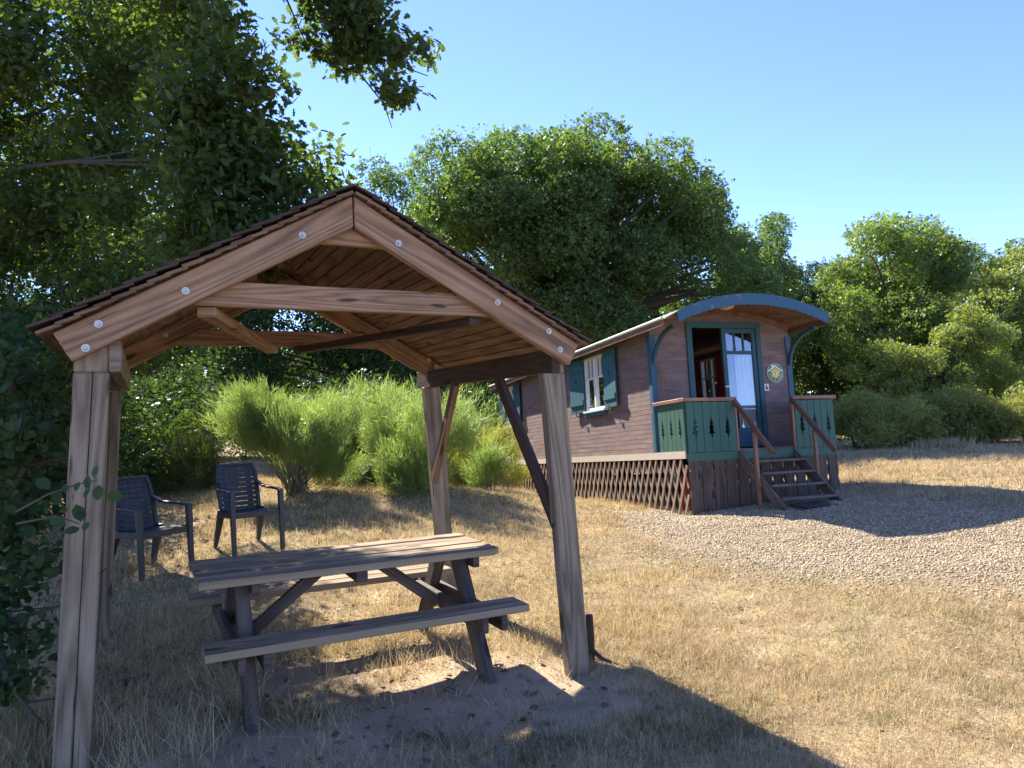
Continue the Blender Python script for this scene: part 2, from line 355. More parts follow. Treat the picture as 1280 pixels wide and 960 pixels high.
def gz(x, y):
    x = np.asarray(x, float); y = np.asarray(y, float); sh_ = x.shape
    P = np.stack([x.ravel(), y.ravel()], 1); out = np.zeros(len(P))
    far = np.maximum(1, np.hypot(P[:, 0], P[:, 1])/45); Q = P/far[:, None]
    for i in range(0, len(Q), 20000):
        q = Q[i:i+20000]; D = np.sqrt(((q[:, None, :]-CP[None, :, :2])**2).sum(2)+.25)
        out[i:i+20000] = -D@_w[:len(CP)] + _w[len(CP)] + q@_w[len(CP)+1:]
    return out.reshape(sh_)
def gz1(x, y): return float(gz(np.array([x]), np.array([y]))[0])
def ground_hit(x, y):
    """where the view through a place of the photograph meets the ground"""
    lo, hi = 1.0, 60.0
    ds = np.linspace(1, 60, 1200); P = np.array([px(x, y, d) for d in ds]); below = np.where(P[:, 2] < gz(P[:, 0], P[:, 1]))[0]
    return P[below[0]] if len(below) else P[-1]
def smooth(x, a, b):
    u = np.clip((x-a)/(b-a), 0, 1); return u*u*(3-2*u)
def vnoise(x, y, s, seed=0):
    """value noise for scattering"""
    x = x*s+seed*17.3; y = y*s+seed*9.1; xi = np.floor(x).astype(int); yi = np.floor(y).astype(int); fx = x-xi; fy = y-yi
    fx = fx*fx*(3-2*fx); fy = fy*fy*(3-2*fy)
    h = lambda a, b: np.mod(np.sin(a*127.1+b*311.7)*43758.5453, 1)
    return (h(xi, yi)*(1-fx)+h(xi+1, yi)*fx)*(1-fy)+(h(xi, yi+1)*(1-fx)+h(xi+1, yi+1)*fx)*fy

GRAVEL = np.array([ground_hit(*q)[:2] for q in [(772, 640), (790, 662), (840, 690), (905, 708), (1000, 722), (1100, 733), (1200, 738), (1290, 742), (1420, 742), (1500, 700), (1420, 640), (1290, 634), (1180, 629), (1100, 623), (1040, 618)]] + [(4.4, 11.4), (2.4, 10.9)])
def in_gravel(x, y):
    """signed-ish distance: >0 inside"""
    P = np.stack([x, y], -1); n = len(GRAVEL); inside = np.zeros(x.shape, bool); dmin = np.full(x.shape, 9e9)
    for i in range(n):
        a = GRAVEL[i]; b = GRAVEL[(i+1) % n]
        cond = ((a[1] > P[..., 1]) != (b[1] > P[..., 1])) & (P[..., 0] < (b[0]-a[0])*(P[..., 1]-a[1])/(b[1]-a[1]+1e-12)+a[0])
        inside ^= cond
        ab = b-a; tt = np.clip(((P-a)@ab)/(ab@ab), 0, 1); d = np.linalg.norm(P-(a+tt[..., None]*ab), axis=-1); dmin = np.minimum(dmin, d)
    return np.where(inside, dmin, -dmin)
def soil_f(x, y):
    """bare worn earth under and before the shelter"""
    e = ((x+.75)*.9+(y-4.0)*.25)**2/2.6 + ((y-4.05)-(x+.75)*.25)**2/1.15
    return 1-smooth(e, .45, 1.2)

def axis(lo, hi, fine_lo, fine_hi, st):
    mid = np.arange(fine_lo, fine_hi+1e-6, st)
    g = []; d = st; v = fine_hi
    while v < hi: d *= 1.25; v += d; g.append(v)
    l = []; d = st; v = fine_lo
    while v > lo: d *= 1.25; v -= d; l.append(v)
    return np.array(l[::-1]+list(mid)+g)
gx = axis(-700, 700, -7, 13, .1); gy = axis(-500, 900, 1.5, 16, .1)
GX, GY = np.meshgrid(gx, gy); GZ = gz(GX, GY)
near = (1-smooth(np.hypot(GX, GY), 12, 20))
GZ = GZ + near*((vnoise(GX, GY, 1.7, 1)-.5)*.035 + (vnoise(GX, GY, 5.0, 2)-.5)*.018)
nx, ny = len(gx), len(gy)
V = np.stack([GX.ravel(), GY.ravel(), GZ.ravel()], 1)
ii, jj = np.meshgrid(np.arange(nx-1), np.arange(ny-1)); a = (jj*nx+ii).ravel()
F = np.stack([a, a+1, a+1+nx, a+nx], 1).ravel()
gm, t, p = newmat('dry_meadow_ground')
geo = N(t, 'ShaderNodeNewGeometry'); pos = geo.outputs['Position']
at = N(t, 'ShaderNodeAttribute'); at.attribute_name = 'zones'
sepz = N(t, 'ShaderNodeSeparateColor'); t.links.new(at.outputs['Color'], sepz.inputs[0])
def noise(sc_, det=4, ro=.6):
    n = N(t, 'ShaderNodeTexNoise', inp={'Scale': sc_, 'Detail': det, 'Roughness': ro}); t.links.new(pos, n.inputs[0]); return n.outputs[0]
big = noise(.55, 4); midn = noise(3.0, 5); fine = noise(38, 4, .7); vf = noise(140, 2)
base = ramp(t, mathn(t, 'ADD', mathn(t, 'MULTIPLY', midn, .5), mathn(t, 'MULTIPLY', fine, .5)), [(.34, (.12, .085, .045)), (.5, (.30, .225, .125)), (.66, (.54, .425, .26))])
grn = ramp(t, mathn(t, 'ADD', mathn(t, 'MULTIPLY', big, .6), mathn(t, 'MULTIPLY', midn, .4)), [(.5, (0, 0, 0)), (.66, (1, 1, 1))])
base = mix(t, mathn(t, 'MULTIPLY', grn, .55), base, mix(t, fine, (.10, .10, .03), (.22, .20, .075)))
soil = ramp(t, mathn(t, 'ADD', mathn(t, 'MULTIPLY', midn, .45), mathn(t, 'MULTIPLY', vf, .55)), [(.3, (.24, .17, .105)), (.55, (.44, .33, .215)), (.8, (.60, .47, .32))])
base = mix(t, .8, base, ramp(t, noise(1.3, 5, .7), [(.32, (.62, .60, .56)), (.5, (1, 1, 1)), (.7, (1.22, 1.16, 1.05))]), 'MULTIPLY')
base = mix(t, sepz.outputs[0], base, soil)
grv = ramp(t, fine, [(.3, (.15, .105, .06)), (.55, (.31, .235, .15)), (.75, (.44, .35, .24))])
base = mix(t, sepz.outputs[1], base, grv)
t.links.new(base, p.inputs['Base Color']); p.inputs['Roughness'].default_value = .95; p.inputs['Specular IOR Level'].default_value = .15
bp = N(t, 'ShaderNodeBump', inp={'Strength': .7, 'Distance': .03}); t.links.new(mathn(t, 'ADD', mathn(t, 'MULTIPLY', fine, .6), mathn(t, 'MULTIPLY', vf, .5)), bp.inputs['Height']); t.links.new(bp.outputs[0], p.inputs['Normal'])
go = arr_mesh('ground', V, F, np.full(len(a), 4), gm, smooth=True)
zc = np.zeros((len(V), 4)); zc[:, 3] = 1
zc[:, 0] = soil_f(V[:, 0], V[:, 1]+(vnoise(V[:, 0], V[:, 1], 2.2, 5)-.5)*.6); zc[:, 1] = smooth(in_gravel(V[:, 0], V[:, 1])+(vnoise(V[:, 0], V[:, 1], 2.5, 6)-.5)*.5, -.5, .5)
ca = go.data.color_attributes.new('zones', 'FLOAT_COLOR', 'POINT'); ca.data.foreach_set('color', zc.ravel())
tag(go, 'dry straw coloured meadow ground with worn earth and gravel patches', 'ground', kind='structure')
# ------------------------------------------------------------------ picnic shelter
SX, SY, SYAW, W, D, PW = -2.0775, 3.3132, .4635, 2.8114, 2.1249, .1457
SPL, LEAN, PD = .0589, -.0105, .075
cS, sS = math.cos(SYAW), math.sin(SYAW)
SH0 = Matrix.Translation((SX, SY, 0)) @ Matrix.Rotation(SYAW, 4, 'Z')
def S(u, v, z): return Vector((u+LEAN*z, v, z))
sh = thing('picnic_shelter', 'open timber shelter with pitched board roof standing over a picnic table', 'shelter', SH0)
def shb(name, mat, fn, bevel=.004):
    mb = MB(hash(name) % 1000 + len(COL.objects)); fn(mb); return mb.build(name, mat, sh, bevel)
ZE, ZR, RT = 2.005, 2.770, .1665        # rafter eave top, ridge top, vertical depth
UO = .0369
SLP = (ZR-ZE)/(W/2-UO)
def rz(u): return ZR - SLP*abs(u-W/2)
PLZ0, PLZ1 = 1.835, 1.98
# posts: lean inwards a little towards the top
def post(u0, side, v0, outer_v):
    def fn(mb):
        zb = -.25
        def sec(z, a, b, c, d):
            k = side*SPL*z
            return [S(a+k, c, z), S(b+k, c, z), S(b+k, d, z), S(a+k, d, z)]
        if side > 0:      # built of two boards
            for q0, q1 in ((u0, u0+PW*.52), (u0+PW*.52+.0035, u0+PW)): mb.hexa(sec(zb, q0, q1, v0, v0+PD)+sec(PLZ0-.001, q0, q1, v0, v0+PD))
        else: mb.hexa(sec(zb, u0, u0+PW, v0, v0+PD)+sec(PLZ0-.001, u0, u0+PW, v0, v0+PD))
        # tongue beside the plate
        k = side*SPL*PLZ0
        if side > 0: a_, b_ = u0, .25-k
        else: a_, b_ = W-.145-k, u0+PW
        zt = min(rz(u0+k+.03), rz(u0+k+PW-.03))-.02
        mb.hexa(sec(PLZ0, a_, b_, v0, v0+PD)+sec(zt, a_, b_, v0, v0+PD))
    return fn
for (u0, s_, v0) in ((0, 1, 0), (W-PW, -1, 0), (0, 1, D), (W-PW, -1, D)):
    shb('post', M['post'], post(u0, s_, v0, 0), .006)
def plate(u0, u1):
    return lambda mb: mb.hexa([S(u1, -.012, PLZ0), S(u0, -.012, PLZ0), S(u0, -.012, PLZ1), S(u1, -.012, PLZ1), S(u1, D+.34, PLZ0), S(u0, D+.34, PLZ0), S(u0, D+.34, PLZ1), S(u1, D+.34, PLZ1)])
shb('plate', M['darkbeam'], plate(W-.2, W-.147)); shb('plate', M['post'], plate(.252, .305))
# rafters
def rafter(side, v0, v1):
    def fn(mb):
        ue = UO if side < 0 else W-UO
        um = W/2 + side*.004
        # lower end cut square to the slope
        n = Vector((side*-1, 0, 0)); 
        dx = RT*SLP/(1+SLP*SLP); dz = RT/(1+SLP*SLP)*1.0
        lo_u = ue - side*dx; lo_z = ZE-dz
        A = [S(um, v0, ZR-RT), S(um, v1, ZR-RT), S(um, v1, ZR), S(um, v0, ZR)]
        B = [S(lo_u, v0, lo_z), S(lo_u, v1, lo_z), S(ue, v1, ZE), S(ue, v0, ZE)]
        mb.hexa(A+B if side > 0 else [A[1], A[0], A[3], A[2], B[1], B[0], B[3], B[2]])
    return fn
for v0, v1 in ((-.062, -.003), (D+.055, D+.11)):
    for s_ in (-1, 1): shb('rafter', M['rafter'], rafter(s_, v0, v1), .005)
# collars
CZ = 2.1635
def collar(v0, v1, z0, hgt):
    def fn(mb):
        ha = (ZR-RT-z0)/SLP + .06; hb = (ZR-RT-z0-hgt)/SLP + .06
        m_ = W/2
        mb.hexa([S(m_-ha, v0, z0), S(m_-ha, v1, z0), S(m_-hb, v1, z0+hgt), S(m_-hb, v0, z0+hgt), S(m_+ha, v0, z0), S(m_+ha, v1, z0), S(m_+hb, v1, z0+hgt), S(m_+hb, v0, z0+hgt)][::1])
    return fn
shb('collar_beam', M['rafter'], collar(.0, .05, CZ, .125)); shb('collar_beam', M['rafter'], collar(D, D+.05, CZ, .125))
# gussets under the ridge
def gusset(v0):
    def fn(mb):
        z0 = ZR-RT-.085; ha = (ZR-RT-z0)/SLP+.07
        mb.prism([(-ha, z0), (ha, z0), (.05, ZR-.06), (-.05, ZR-.06)], S(W/2, v0, 0), (1, 0, 0), (0, 0, 1), (0, .045, 0))
    return fn
shb('gusset', M['rafter'], gusset(.001)); shb('gusset', M['rafter'], gusset(D+.005))
# wind braces from the front collar ends to the middle of the rear collar
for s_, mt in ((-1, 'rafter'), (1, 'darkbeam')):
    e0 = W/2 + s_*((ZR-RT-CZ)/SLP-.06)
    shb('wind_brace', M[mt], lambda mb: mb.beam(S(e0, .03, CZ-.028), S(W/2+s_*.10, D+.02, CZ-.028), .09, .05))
# knee braces in the right and left sides
def knee(u, va, za, vb, zb, w=.05, d=.075):
    return lambda mb: mb.beam(S(u, va, za), S(u, vb, zb), w, d, (0, 1, .2))
u_r = W-PW-.03
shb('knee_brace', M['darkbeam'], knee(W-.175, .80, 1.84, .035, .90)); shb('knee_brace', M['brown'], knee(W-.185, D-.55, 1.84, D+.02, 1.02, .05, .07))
# roof boards: lapped, running along the ridge
def roof(side):
    def fn(mb):
        al = math.atan(SLP); ds = Vector((side*math.cos(al), 0, -math.sin(al))); nn = Vector((side*math.sin(al), 0, math.cos(al)))
        top = S(W/2, 0, ZR+.004); Ls = (W/2-UO)/math.cos(al)+.04; nB = 19; pch = Ls/nB
        rr = random.Random(5+side)
        for i in range(nB):
            s0 = i*pch-(.01 if i else 0); s1 = (i+1)*pch+.012; v0 = -.092+rr.uniform(-.006, .006); v1 = D+.14+rr.uniform(-.01, .01)
            a0 = .002; a1 = .011; th = .017+rr.uniform(-.002, .003)
            c = [top+ds*s0+nn*a0, top+ds*s1+nn*a1, top+ds*s1+nn*(a1+th), top+ds*s0+nn*(a0+th)]
            if side < 0: c = [c[1], c[0], c[3], c[2]]
            mb.hexa([x+Vector((0, v0, 0)) for x in c]+[x+Vector((0, v1, 0)) for x in c])
    return fn
for s_ in (-1, 1):
    r_ = shb('roof_slope', M['roofboard'], roof(s_), .002)
    # thin top covering of battens seen edge on
    def cover(mb):
        al = math.atan(SLP); ds = Vector((s_*math.cos(al), 0, -math.sin(al))); nn = Vector((s_*math.sin(al), 0, math.cos(al)))
        top = S(W/2, 0, ZR+.004); Ls = (W/2-UO)/math.cos(al)+.05; k = 15; rr = random.Random(9+s_)
        for i in range(k):
            s0 = i*Ls/k-.02; s1 = (i+1)*Ls/k+.02; v0 = -.1+rr.uniform(-.012, .012); v1 = D+.15
            c = [top+ds*s0+nn*.034, top+ds*s1+nn*.049, top+ds*s1+nn*.063, top+ds*s0+nn*.046]
            if s_ < 0: c = [c[1], c[0], c[3], c[2]]
            mb.hexa([x+Vector((0, v0, 0)) for x in c]+[x+Vector((0, v1, 0)) for x in c])
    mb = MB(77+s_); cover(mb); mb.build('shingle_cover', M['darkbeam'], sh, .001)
# bolts on the front rafters and rear rafters
SHI = SH0.inverted()
def bolt(xp, yp, v):
    A = SHI @ Vector(px(xp, yp, 1)); B = SHI @ Vector(px(xp, yp, 9)); k = (v-A.y)/(B.y-A.y); P = A.lerp(B, k)
    mb = MB(); n = Vector((0, -1, 0))
    mb.tube([P, P+n*.004], .0185, 20); mb.tube([P+n*.004, P+n*.012], [.0115, .0105], 6); mb.tube([P+n*.012, P+n*.018], .0055, 10)
    mb.build('bolt', M['steel'], sh, .001)
for b_ in ((123, 405), (107, 435), (232, 363.5), (378, 294), (498, 304), (622, 378), (686, 414), (700, 437)): bolt(*b_, -.062)
for b_ in ((489, 422), (536, 450), (207, 419)): bolt(*b_, D+.052)

# ------------------------------------------------------------------ picnic table
TX, TY, TYAW, TL, TW, TZ, BZ, BO, BW = -1.7048, 3.9715, .4705, 1.8044, .6948, .7323, .4535, .146, .24
tb = thing('picnic_table', 'weathered wooden picnic table with two attached benches on worn earth', 'picnic table', Matrix.Translation((TX, TY, 0)) @ Matrix.Rotation(TYAW, 4, 'Z'))
def tp(name, mat, fn, bevel=.006):
    mb = MB(len(COL.objects)); fn(mb); return mb.build(name, M[mat], tb, bevel, seg=2)
def planks(b0, b1, n, zt, th, gap, seed):
    def fn(mb):
        rr = random.Random(seed); w = (b1-b0-gap*(n-1))/n
        for i in range(n):
            q0 = b0+i*(w+gap); dz = rr.uniform(-.003, .003); e0 = rr.uniform(-.006, .006); e1 = rr.uniform(-.006, .006)
            c0 = .05 if i == 0 and n > 2 else 0
            mb.prism([(e0, q0), (TL+e1-c0, q0), (TL+e1, q0+c0*.8), (TL+e1, q0+w), (e0, q0+w)] if c0 else [(e0, q0), (TL+e1, q0), (TL+e1, q0+w), (e0, q0+w)], (0, 0, zt-th+dz), (1, 0, 0), (0, 1, 0), (0, 0, th))
    return fn
tp('tabletop', 'table', planks(0, TW, 5, TZ, .043, .024, 1))
tp('bench', 'table', planks(-BO-BW, -BO, 2, BZ, .043, .014, 2)); tp('bench', 'table', planks(TW+BO, TW+BO+BW, 2, BZ, .043, .008, 3))
for a_ in (.24, 1.58):
    for s_ in (0, 1):
        f = (lambda b: b) if s_ == 0 else (lambda b: TW-b)
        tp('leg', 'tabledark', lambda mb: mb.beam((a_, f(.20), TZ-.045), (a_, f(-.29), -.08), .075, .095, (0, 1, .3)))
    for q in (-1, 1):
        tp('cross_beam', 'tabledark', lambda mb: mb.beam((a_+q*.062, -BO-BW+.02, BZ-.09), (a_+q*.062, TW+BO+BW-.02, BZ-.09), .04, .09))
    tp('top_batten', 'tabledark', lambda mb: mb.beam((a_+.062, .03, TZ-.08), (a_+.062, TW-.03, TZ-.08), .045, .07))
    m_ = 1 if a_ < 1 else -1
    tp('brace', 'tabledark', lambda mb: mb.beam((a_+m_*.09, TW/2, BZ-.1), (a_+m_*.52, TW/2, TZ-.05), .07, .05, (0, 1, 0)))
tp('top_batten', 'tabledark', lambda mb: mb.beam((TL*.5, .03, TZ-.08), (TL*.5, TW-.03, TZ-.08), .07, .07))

# ------------------------------------------------------------------ plastic chairs
def chair(name, label, pos, face, group):
    """x: right, y: back, z: up in the chair's frame"""
    fx, fy = face; fwd = Vector((fx, fy, 0)).normalized(); back = -fwd; right = Vector((0, 0, 1)).cross(back)*-1
    mtx = Matrix(((right.x, back.x, 0, pos[0]), (right.y, back.y, 0, pos[1]), (0, 0, 1, pos[2]), (0, 0, 0, 1)))
    c = thing(name, label, 'chair', mtx, group)
    def pt(nm, fn, bev=.006):
        mb = MB(); fn(mb); return mb.build(nm, M['plastic'], c, bev, seg=2)
    sw = .235; sd0, sd1 = -.23, .2
    def seat(mb):
        ny = 8
        for i in range(ny):
            y0 = sd0+(sd1-sd0)*i/ny; y1 = sd0+(sd1-sd0)*(i+1)/ny-.007
            z0 = .425 - .02*i/ny
            mb.hexa([(-sw, y0, z0-.02), (-sw, y1, z0-.022), (-sw, y1, z0-.002), (-sw, y0, z0), (sw, y0, z0-.02), (sw, y1, z0-.022), (sw, y1, z0-.002), (sw, y0, z0)])
        mb.box((-sw-.005, sd0-.014, .372), (sw+.005, sd0-.001, .428)); 
        for s_ in (-1, 1): mb.hexa([(s_*sw-.012, sd0, .37), (s_*sw+.012, sd0, .37), (s_*sw+.012, sd0, .432), (s_*sw-.012, sd0, .432), (s_*sw-.012, sd1, .35), (s_*sw+.012, sd1, .35), (s_*sw+.012, sd1, .412), (s_*sw-.012, sd1, .412)])
    pt('seat', seat, .005)
    def bk(z):      # back plane: y at height, half width
        k = (z-.38)/.52
        return .19+.15*k, .205+.01*math.sin(k*3.1)-(.018 if k > .9 else 0)
    def backrest(mb):
        n = 10; z = .40
        for i in range(n):
            z0 = .40+.50*i/n; z1 = .40+.50*(i+1)/n-(.0045 if i < n-1 else 0)
            y0, h0 = bk(z0); y1, h1 = bk(z1)
            K = 6
            for k in range(K):
                def P(z_, y_, h_, q): 
                    x = -h_+2*h_*q; cv = .03*(1-(2*q-1)**2); return (x, y_+cv*.9, z_)
                q0, q1 = k/K, (k+1)/K
                a_, b_, c_, d_ = P(z0, y0, h0, q0), P(z0, y0, h0, q1), P(z1, y1, h1, q1), P(z1, y1, h1, q0)
                o = Vector((0, .014, 0))
                mb.hexa([a_, Vector(a_)+o, Vector(d_)+o, d_, b_, Vector(b_)+o, Vector(c_)+o, c_])
        for s_ in (-1, 1):   # stiles
            for i in range(6):
                z0 = .36+.545*i/6; z1 = .36+.545*(i+1)/6; y0, h0 = bk(z0); y1, h1 = bk(z1)
                mb.hexa([(s_*h0-.02, y0-.012, z0), (s_*h0+.016, y0-.012, z0), (s_*h0+.016, y0+.022, z0), (s_*h0-.02, y0+.022, z0), (s_*h1-.02, y1-.012, z1), (s_*h1+.016, y1-.012, z1), (s_*h1+.016, y1+.022, z1), (s_*h1-.02, y1+.022, z1)])
        y_, h_ = bk(.905); mb.box((-h_-.012, y_-.012, .893), (h_+.012, y_+.03, .915))
        # bridge slats binding the back in the middle
        for i in range(3):
            z0 = .42; x = -.07+.07*i
            y0, _ = bk(.42); y1, _ = bk(.88)
            if i != 1: mb.hexa([(x*1.9-.03, y0+.028, .40), (x*1.9+.03, y0+.028, .40), (x*1.9+.03, y0+.04, .40), (x*1.9-.03, y0+.04, .40), (x*1.9-.03, y1+.028, .9), (x*1.9+.03, y1+.028, .9), (x*1.9+.03, y1+.04, .9), (x*1.9-.03, y1+.04, .9)])
    pt('backrest', backrest, .003)
    for s_ in (-1, 1):
        def arm(mb):
            pts = [(s_*.215, .27, .70), (s_*.245, .20, .655), (s_*.262, .08, .642), (s_*.265, -.1, .64), (s_*.262, -.215, .632)]
            for i in range(len(pts)-1): 
                p0 = Vector(pts[i]); p1 = Vector(pts[i+1]); d = (p1-p0).normalized()*.004
                mb.beam(p0-d, p1+d, .05, .024)
        pt('armrest', arm, .006)
        def fleg(mb):
            mb.hexa([(s_*.258-.022, -.285, 0), (s_*.258+.022, -.285, 0), (s_*.258+.022, -.25, 0), (s_*.258-.022, -.25, 0), (s_*.262-.026, -.245, .64), (s_*.262+.026, -.245, .64), (s_*.262+.026, -.19, .64), (s_*.262-.026, -.19, .64)])
        pt('leg', fleg)
        def rleg(mb):
            mb.hexa([(s_*.24-.018, .30, 0), (s_*.24+.018, .30, 0), (s_*.24+.018, .34, 0), (s_*.24-.018, .34, 0), (s_*.215-.03, .13, .43), (s_*.215+.03, .13, .43), (s_*.215+.03, .225, .43), (s_*.215-.03, .225, .43)])
        pt('leg', rleg)
    return c
ch1 = ground_hit(311, 687); ch2 = ground_hit(188, 716)
chair('plastic_chair', 'dark slatted plastic armchair standing nearest the bright broom bush', ch1, (.67, -.74), 'plastic garden armchairs')
chair('plastic_chair', 'dark slatted plastic armchair partly hidden behind the left shelter post', ch2, (.87, -.5), 'plastic garden armchairs')
# ------------------------------------------------------------------ caravan
CYAW, CTILT, CROLL = .316, -.071, 0.0
cy_, sy_ = math.cos(CYAW), math.sin(CYAW)
CM = Matrix.Translation((2.076, 10.707, EYE-.643)) @ Matrix.Rotation(CYAW, 4, 'Z') @ Matrix.Rotation(CTILT, 4, 'X')
CW_, CL, DK = 2.452, 7.5, .824
cv = thing('roulotte_caravan', 'red brown wooden caravan with arched blue porch roof and green balustrades', 'caravan', CM)
RC = (1.226, -.93, 3.08)      # arch centre b, z and radius: crown at 2.15
def az_(b): return RC[1]+math.sqrt(max(0, RC[2]**2-(b-RC[0])**2))
def cp_(name, mat, fn, bevel=0, parent=None, **k):
    mb = MB(len(COL.objects)); fn(mb); return mb.build(name, M[mat] if isinstance(mat, str) else [M[x] for x in mat], parent or cv, bevel, **k)
WIN = [(1.57, 2.38), (6.38, 7.0)]; WZ0, WZ1 = .78, 1.70
RWIN = (1.86, 2.48)
def side_wall(b_out, sgn, holes):
    """lapped boards, cut round the windows; sgn -1: faces -b"""
    def fn(mb):
        z = 0.0; pch = .071; rr = random.Random(3)
        while z < 1.80:
            z1 = min(z+pch, 1.80); cuts = [0.0]
            for (h0, h1) in holes:
                if z1 > WZ0+.02 and z < WZ1-.02: cuts += [h0, h1]
            cuts.append(CL)
            for i in range(0, len(cuts), 2):
                a0, a1 = cuts[i], cuts[i+1]
                x0 = b_out; lap = .0018
                o = [(x0, a0, z), (x0-sgn*-.05, a0, z), (x0-sgn*-.05, a0, z1), (x0-sgn*-lap, a0, z1)]
                o = [(x0, z), (x0-sgn*.05, z), (x0-sgn*.05, z1), (x0-sgn*lap, z1)]
                s0 = [(b, a0, zz) for b, zz in o]; s1 = [(b, a1, zz) for b, zz in o]
                mb.hexa(s0+s1 if sgn > 0 else s0[::-1]+s1[::-1])
            z = z1
    return fn
cp_('side_wall', 'clad', side_wall(0, -1, WIN)); cp_('side_wall', 'clad', side_wall(CW_, 1, [RWIN]))
DL, DR, DT = .61, 1.91, 1.93       # door frame outer
def end_wall(a_out, sgn, door):
    def fn(mb):
        z = 0.0; pch = .071
        while z < 2.12:
            z1 = z+pch; half = math.sqrt(max(0, RC[2]**2-(z1-.03-RC[1])**2)) if z1 > 1.7 else 1.2
            half = min(half, 1.19)
            lo, hi = 1.226-half, 1.226+half
            segs = [(lo, hi)]
            if door and z < DT-.05: segs = [(lo, min(DL+.02, hi)), (max(DR-.02, lo), hi)]
            for (b0, b1) in segs:
                if b1-b0 < .03: continue
                o = [(a_out, z), (a_out-sgn*.05, z), (a_out-sgn*.05, z1), (a_out-sgn*.0022, z1)]
                s0 = [(b0, a, zz) for a, zz in o]; s1 = [(b1, a, zz) for a, zz in o]
                mb.hexa(s0+s1 if sgn < 0 else s0[::-1]+s1[::-1])
            z = z1
    return fn
cp_('end_wall', 'clad', end_wall(0, -1, True)); cp_('end_wall', 'clad', end_wall(CL, 1, False))
def arch_sheet(mb, a0, a1, b0, b1, dz, th, n=20):
    for i in range(n):
        q0 = b0+(b1-b0)*i/n; q1 = b0+(b1-b0)*(i+1)/n
        mb.hexa([(q0, a0, az_(q0)+dz), (q1, a0, az_(q1)+dz), (q1, a0, az_(q1)+dz+th), (q0, a0, az_(q0)+dz+th), (q0, a1, az_(q0)+dz), (q1, a1, az_(q1)+dz), (q1, a1, az_(q1)+dz+th), (q0, a1, az_(q0)+dz+th)])
roof_o = cp_('roof', 'roofmetal', lambda mb: arch_sheet(mb, -.86, CL+.12, -.21, 2.56, .0, .02))
cp_('ceiling_boards', 'soffit', lambda mb: arch_sheet(mb, -.80, CL-.02, -.17, 2.53, -.028, .024, 26), parent=roof_o)
cp_('gutter', 'gutter', lambda mb: mb.tube([(-.235, -.80, az_(-.2)+.012), (-.235, CL+.12, az_(-.2)+.012)], .022, 10), parent=roof_o)
cp_('eave_board', 'soffit', lambda mb: mb.box((-.232, -.79, az_(-.2)-.085), (-.205, CL+.1, az_(-.2)-.012), 1), parent=roof_o)
cp_('eave_board', 'soffit', lambda mb: mb.box((2.535, -.79, az_(2.55)-.085), (2.56, CL+.1, az_(2.55)-.005), 1), parent=roof_o)
def fascia(mb):
    top = [(b, az_(b)+.024) for b in np.linspace(-.035, 2.47, 40)]
    low = []
    for b in np.linspace(2.47, -.035, 28*6):
        ph = (b/.09) % 1; low.append((b, az_(b)-.12-.022*math.sqrt(max(0, 1-(2*ph-1)**2))))
    mb.prism(top+low, (0, -.89, 0), (1, 0, 0), (0, 0, 1), (0, .025, 0))
cp_('arched_fascia', 'blue', fascia)
def archtrim(mb):
    n = 22
    for i in range(n):
        q0 = .02+2.41*i/n; q1 = .02+2.41*(i+1)/n
        mb.hexa([(q0, -.035, az_(q0)-.10), (q1, -.035, az_(q1)-.10), (q1, -.035, az_(q1)-.03), (q0, -.035, az_(q0)-.03), (q0, -.002, az_(q0)-.10), (q1, -.002, az_(q1)-.10), (q1, -.002, az_(q1)-.03), (q0, -.002, az_(q0)-.03)])
cp_('arch_beam', 'soffit', archtrim)
# corner trims and baseboard
for b0, b1, c0, c1 in ((-.014, .075, -.016, -.0015), (CW_-.075, CW_+.014, CW_+.0015, CW_+.016)):
    cp_('corner_trim', 'blue', lambda mb: (mb.box((b0, -.016, 0), (b1, -.001, 1.72), 2), mb.box((c0, -.0005, 0), (c1, .075, 1.72), 2)))
cp_('baseboard', 'beige', lambda mb: (mb.box((-.022, -.80, -.105), (-.002, CL, -.004), 1), mb.box((CW_+.002, -.80, -.105), (CW_+.022, CL, -.004), 1)))
cp_('floor', 'brown', lambda mb: mb.box((.002, .002, -.10), (CW_-.002, CL-.002, -.004), 1))
# curved brackets
for b_ in (.02, CW_-.05):
    def brk(mb):
        k = 9
        for i in range(k):
            t0, t1 = i/k*math.pi/2, (i+1)/k*math.pi/2
            P = lambda t_: (-.03-.62*(1-math.cos(t_)), 1.27+.47*math.sin(t_))
            (a0, z0), (a1, z1) = P(t0), P(t1); 
            mb.beam((b_+.015, a0, z0), (b_+.015, a1, z1), .045, .05, (0, 1, 0) if i < 5 else (0, 0, 1))
    cp_('roof_bracket', 'teal', brk)
# door
df = cp_('door_frame', 'teal', lambda mb: (mb.box((DL, -.03, 0), (DL+.09, .05, DT), 2), mb.box((DR-.08, -.03, 0), (DR, .05, DT), 2), mb.box((DL+.09, -.03, DT-.09), (DR-.08, .05, DT), 0)))
d0, d1, dz1 = 1.225, DR-.085, DT-.095
def leaf(mb):
    mb.box((d0, -.012, .02), (d0+.07, .03, dz1), 2); mb.box((d1-.06, -.012, .02), (d1, .03, dz1), 2)
    for z0, z1 in ((.02, .31), (1.44, 1.49), (dz1-.07, dz1)): mb.box((d0+.07, -.01, z0), (d1-.06, .028, z1), 0)
    w = (d1-.06)-(d0+.07)
    for i in (1, 2): mb.box((d0+.07+w*i/3-.012, -.006, 1.49), (d0+.07+w*i/3+.012, .024, dz1-.07), 2)
dl = cp_('door', 'teal', leaf)
cp_('glass', 'glass', lambda mb: mb.box((d0+.071, .008, .312), (d1-.061, .012, dz1-.071), 2), parent=dl)
def lowp(mb):
    for i in range(4): mb.box((d0+.075, -.022, .03+.068*i), (d1-.065, -.0105, .03+.068*i+.06), 0)
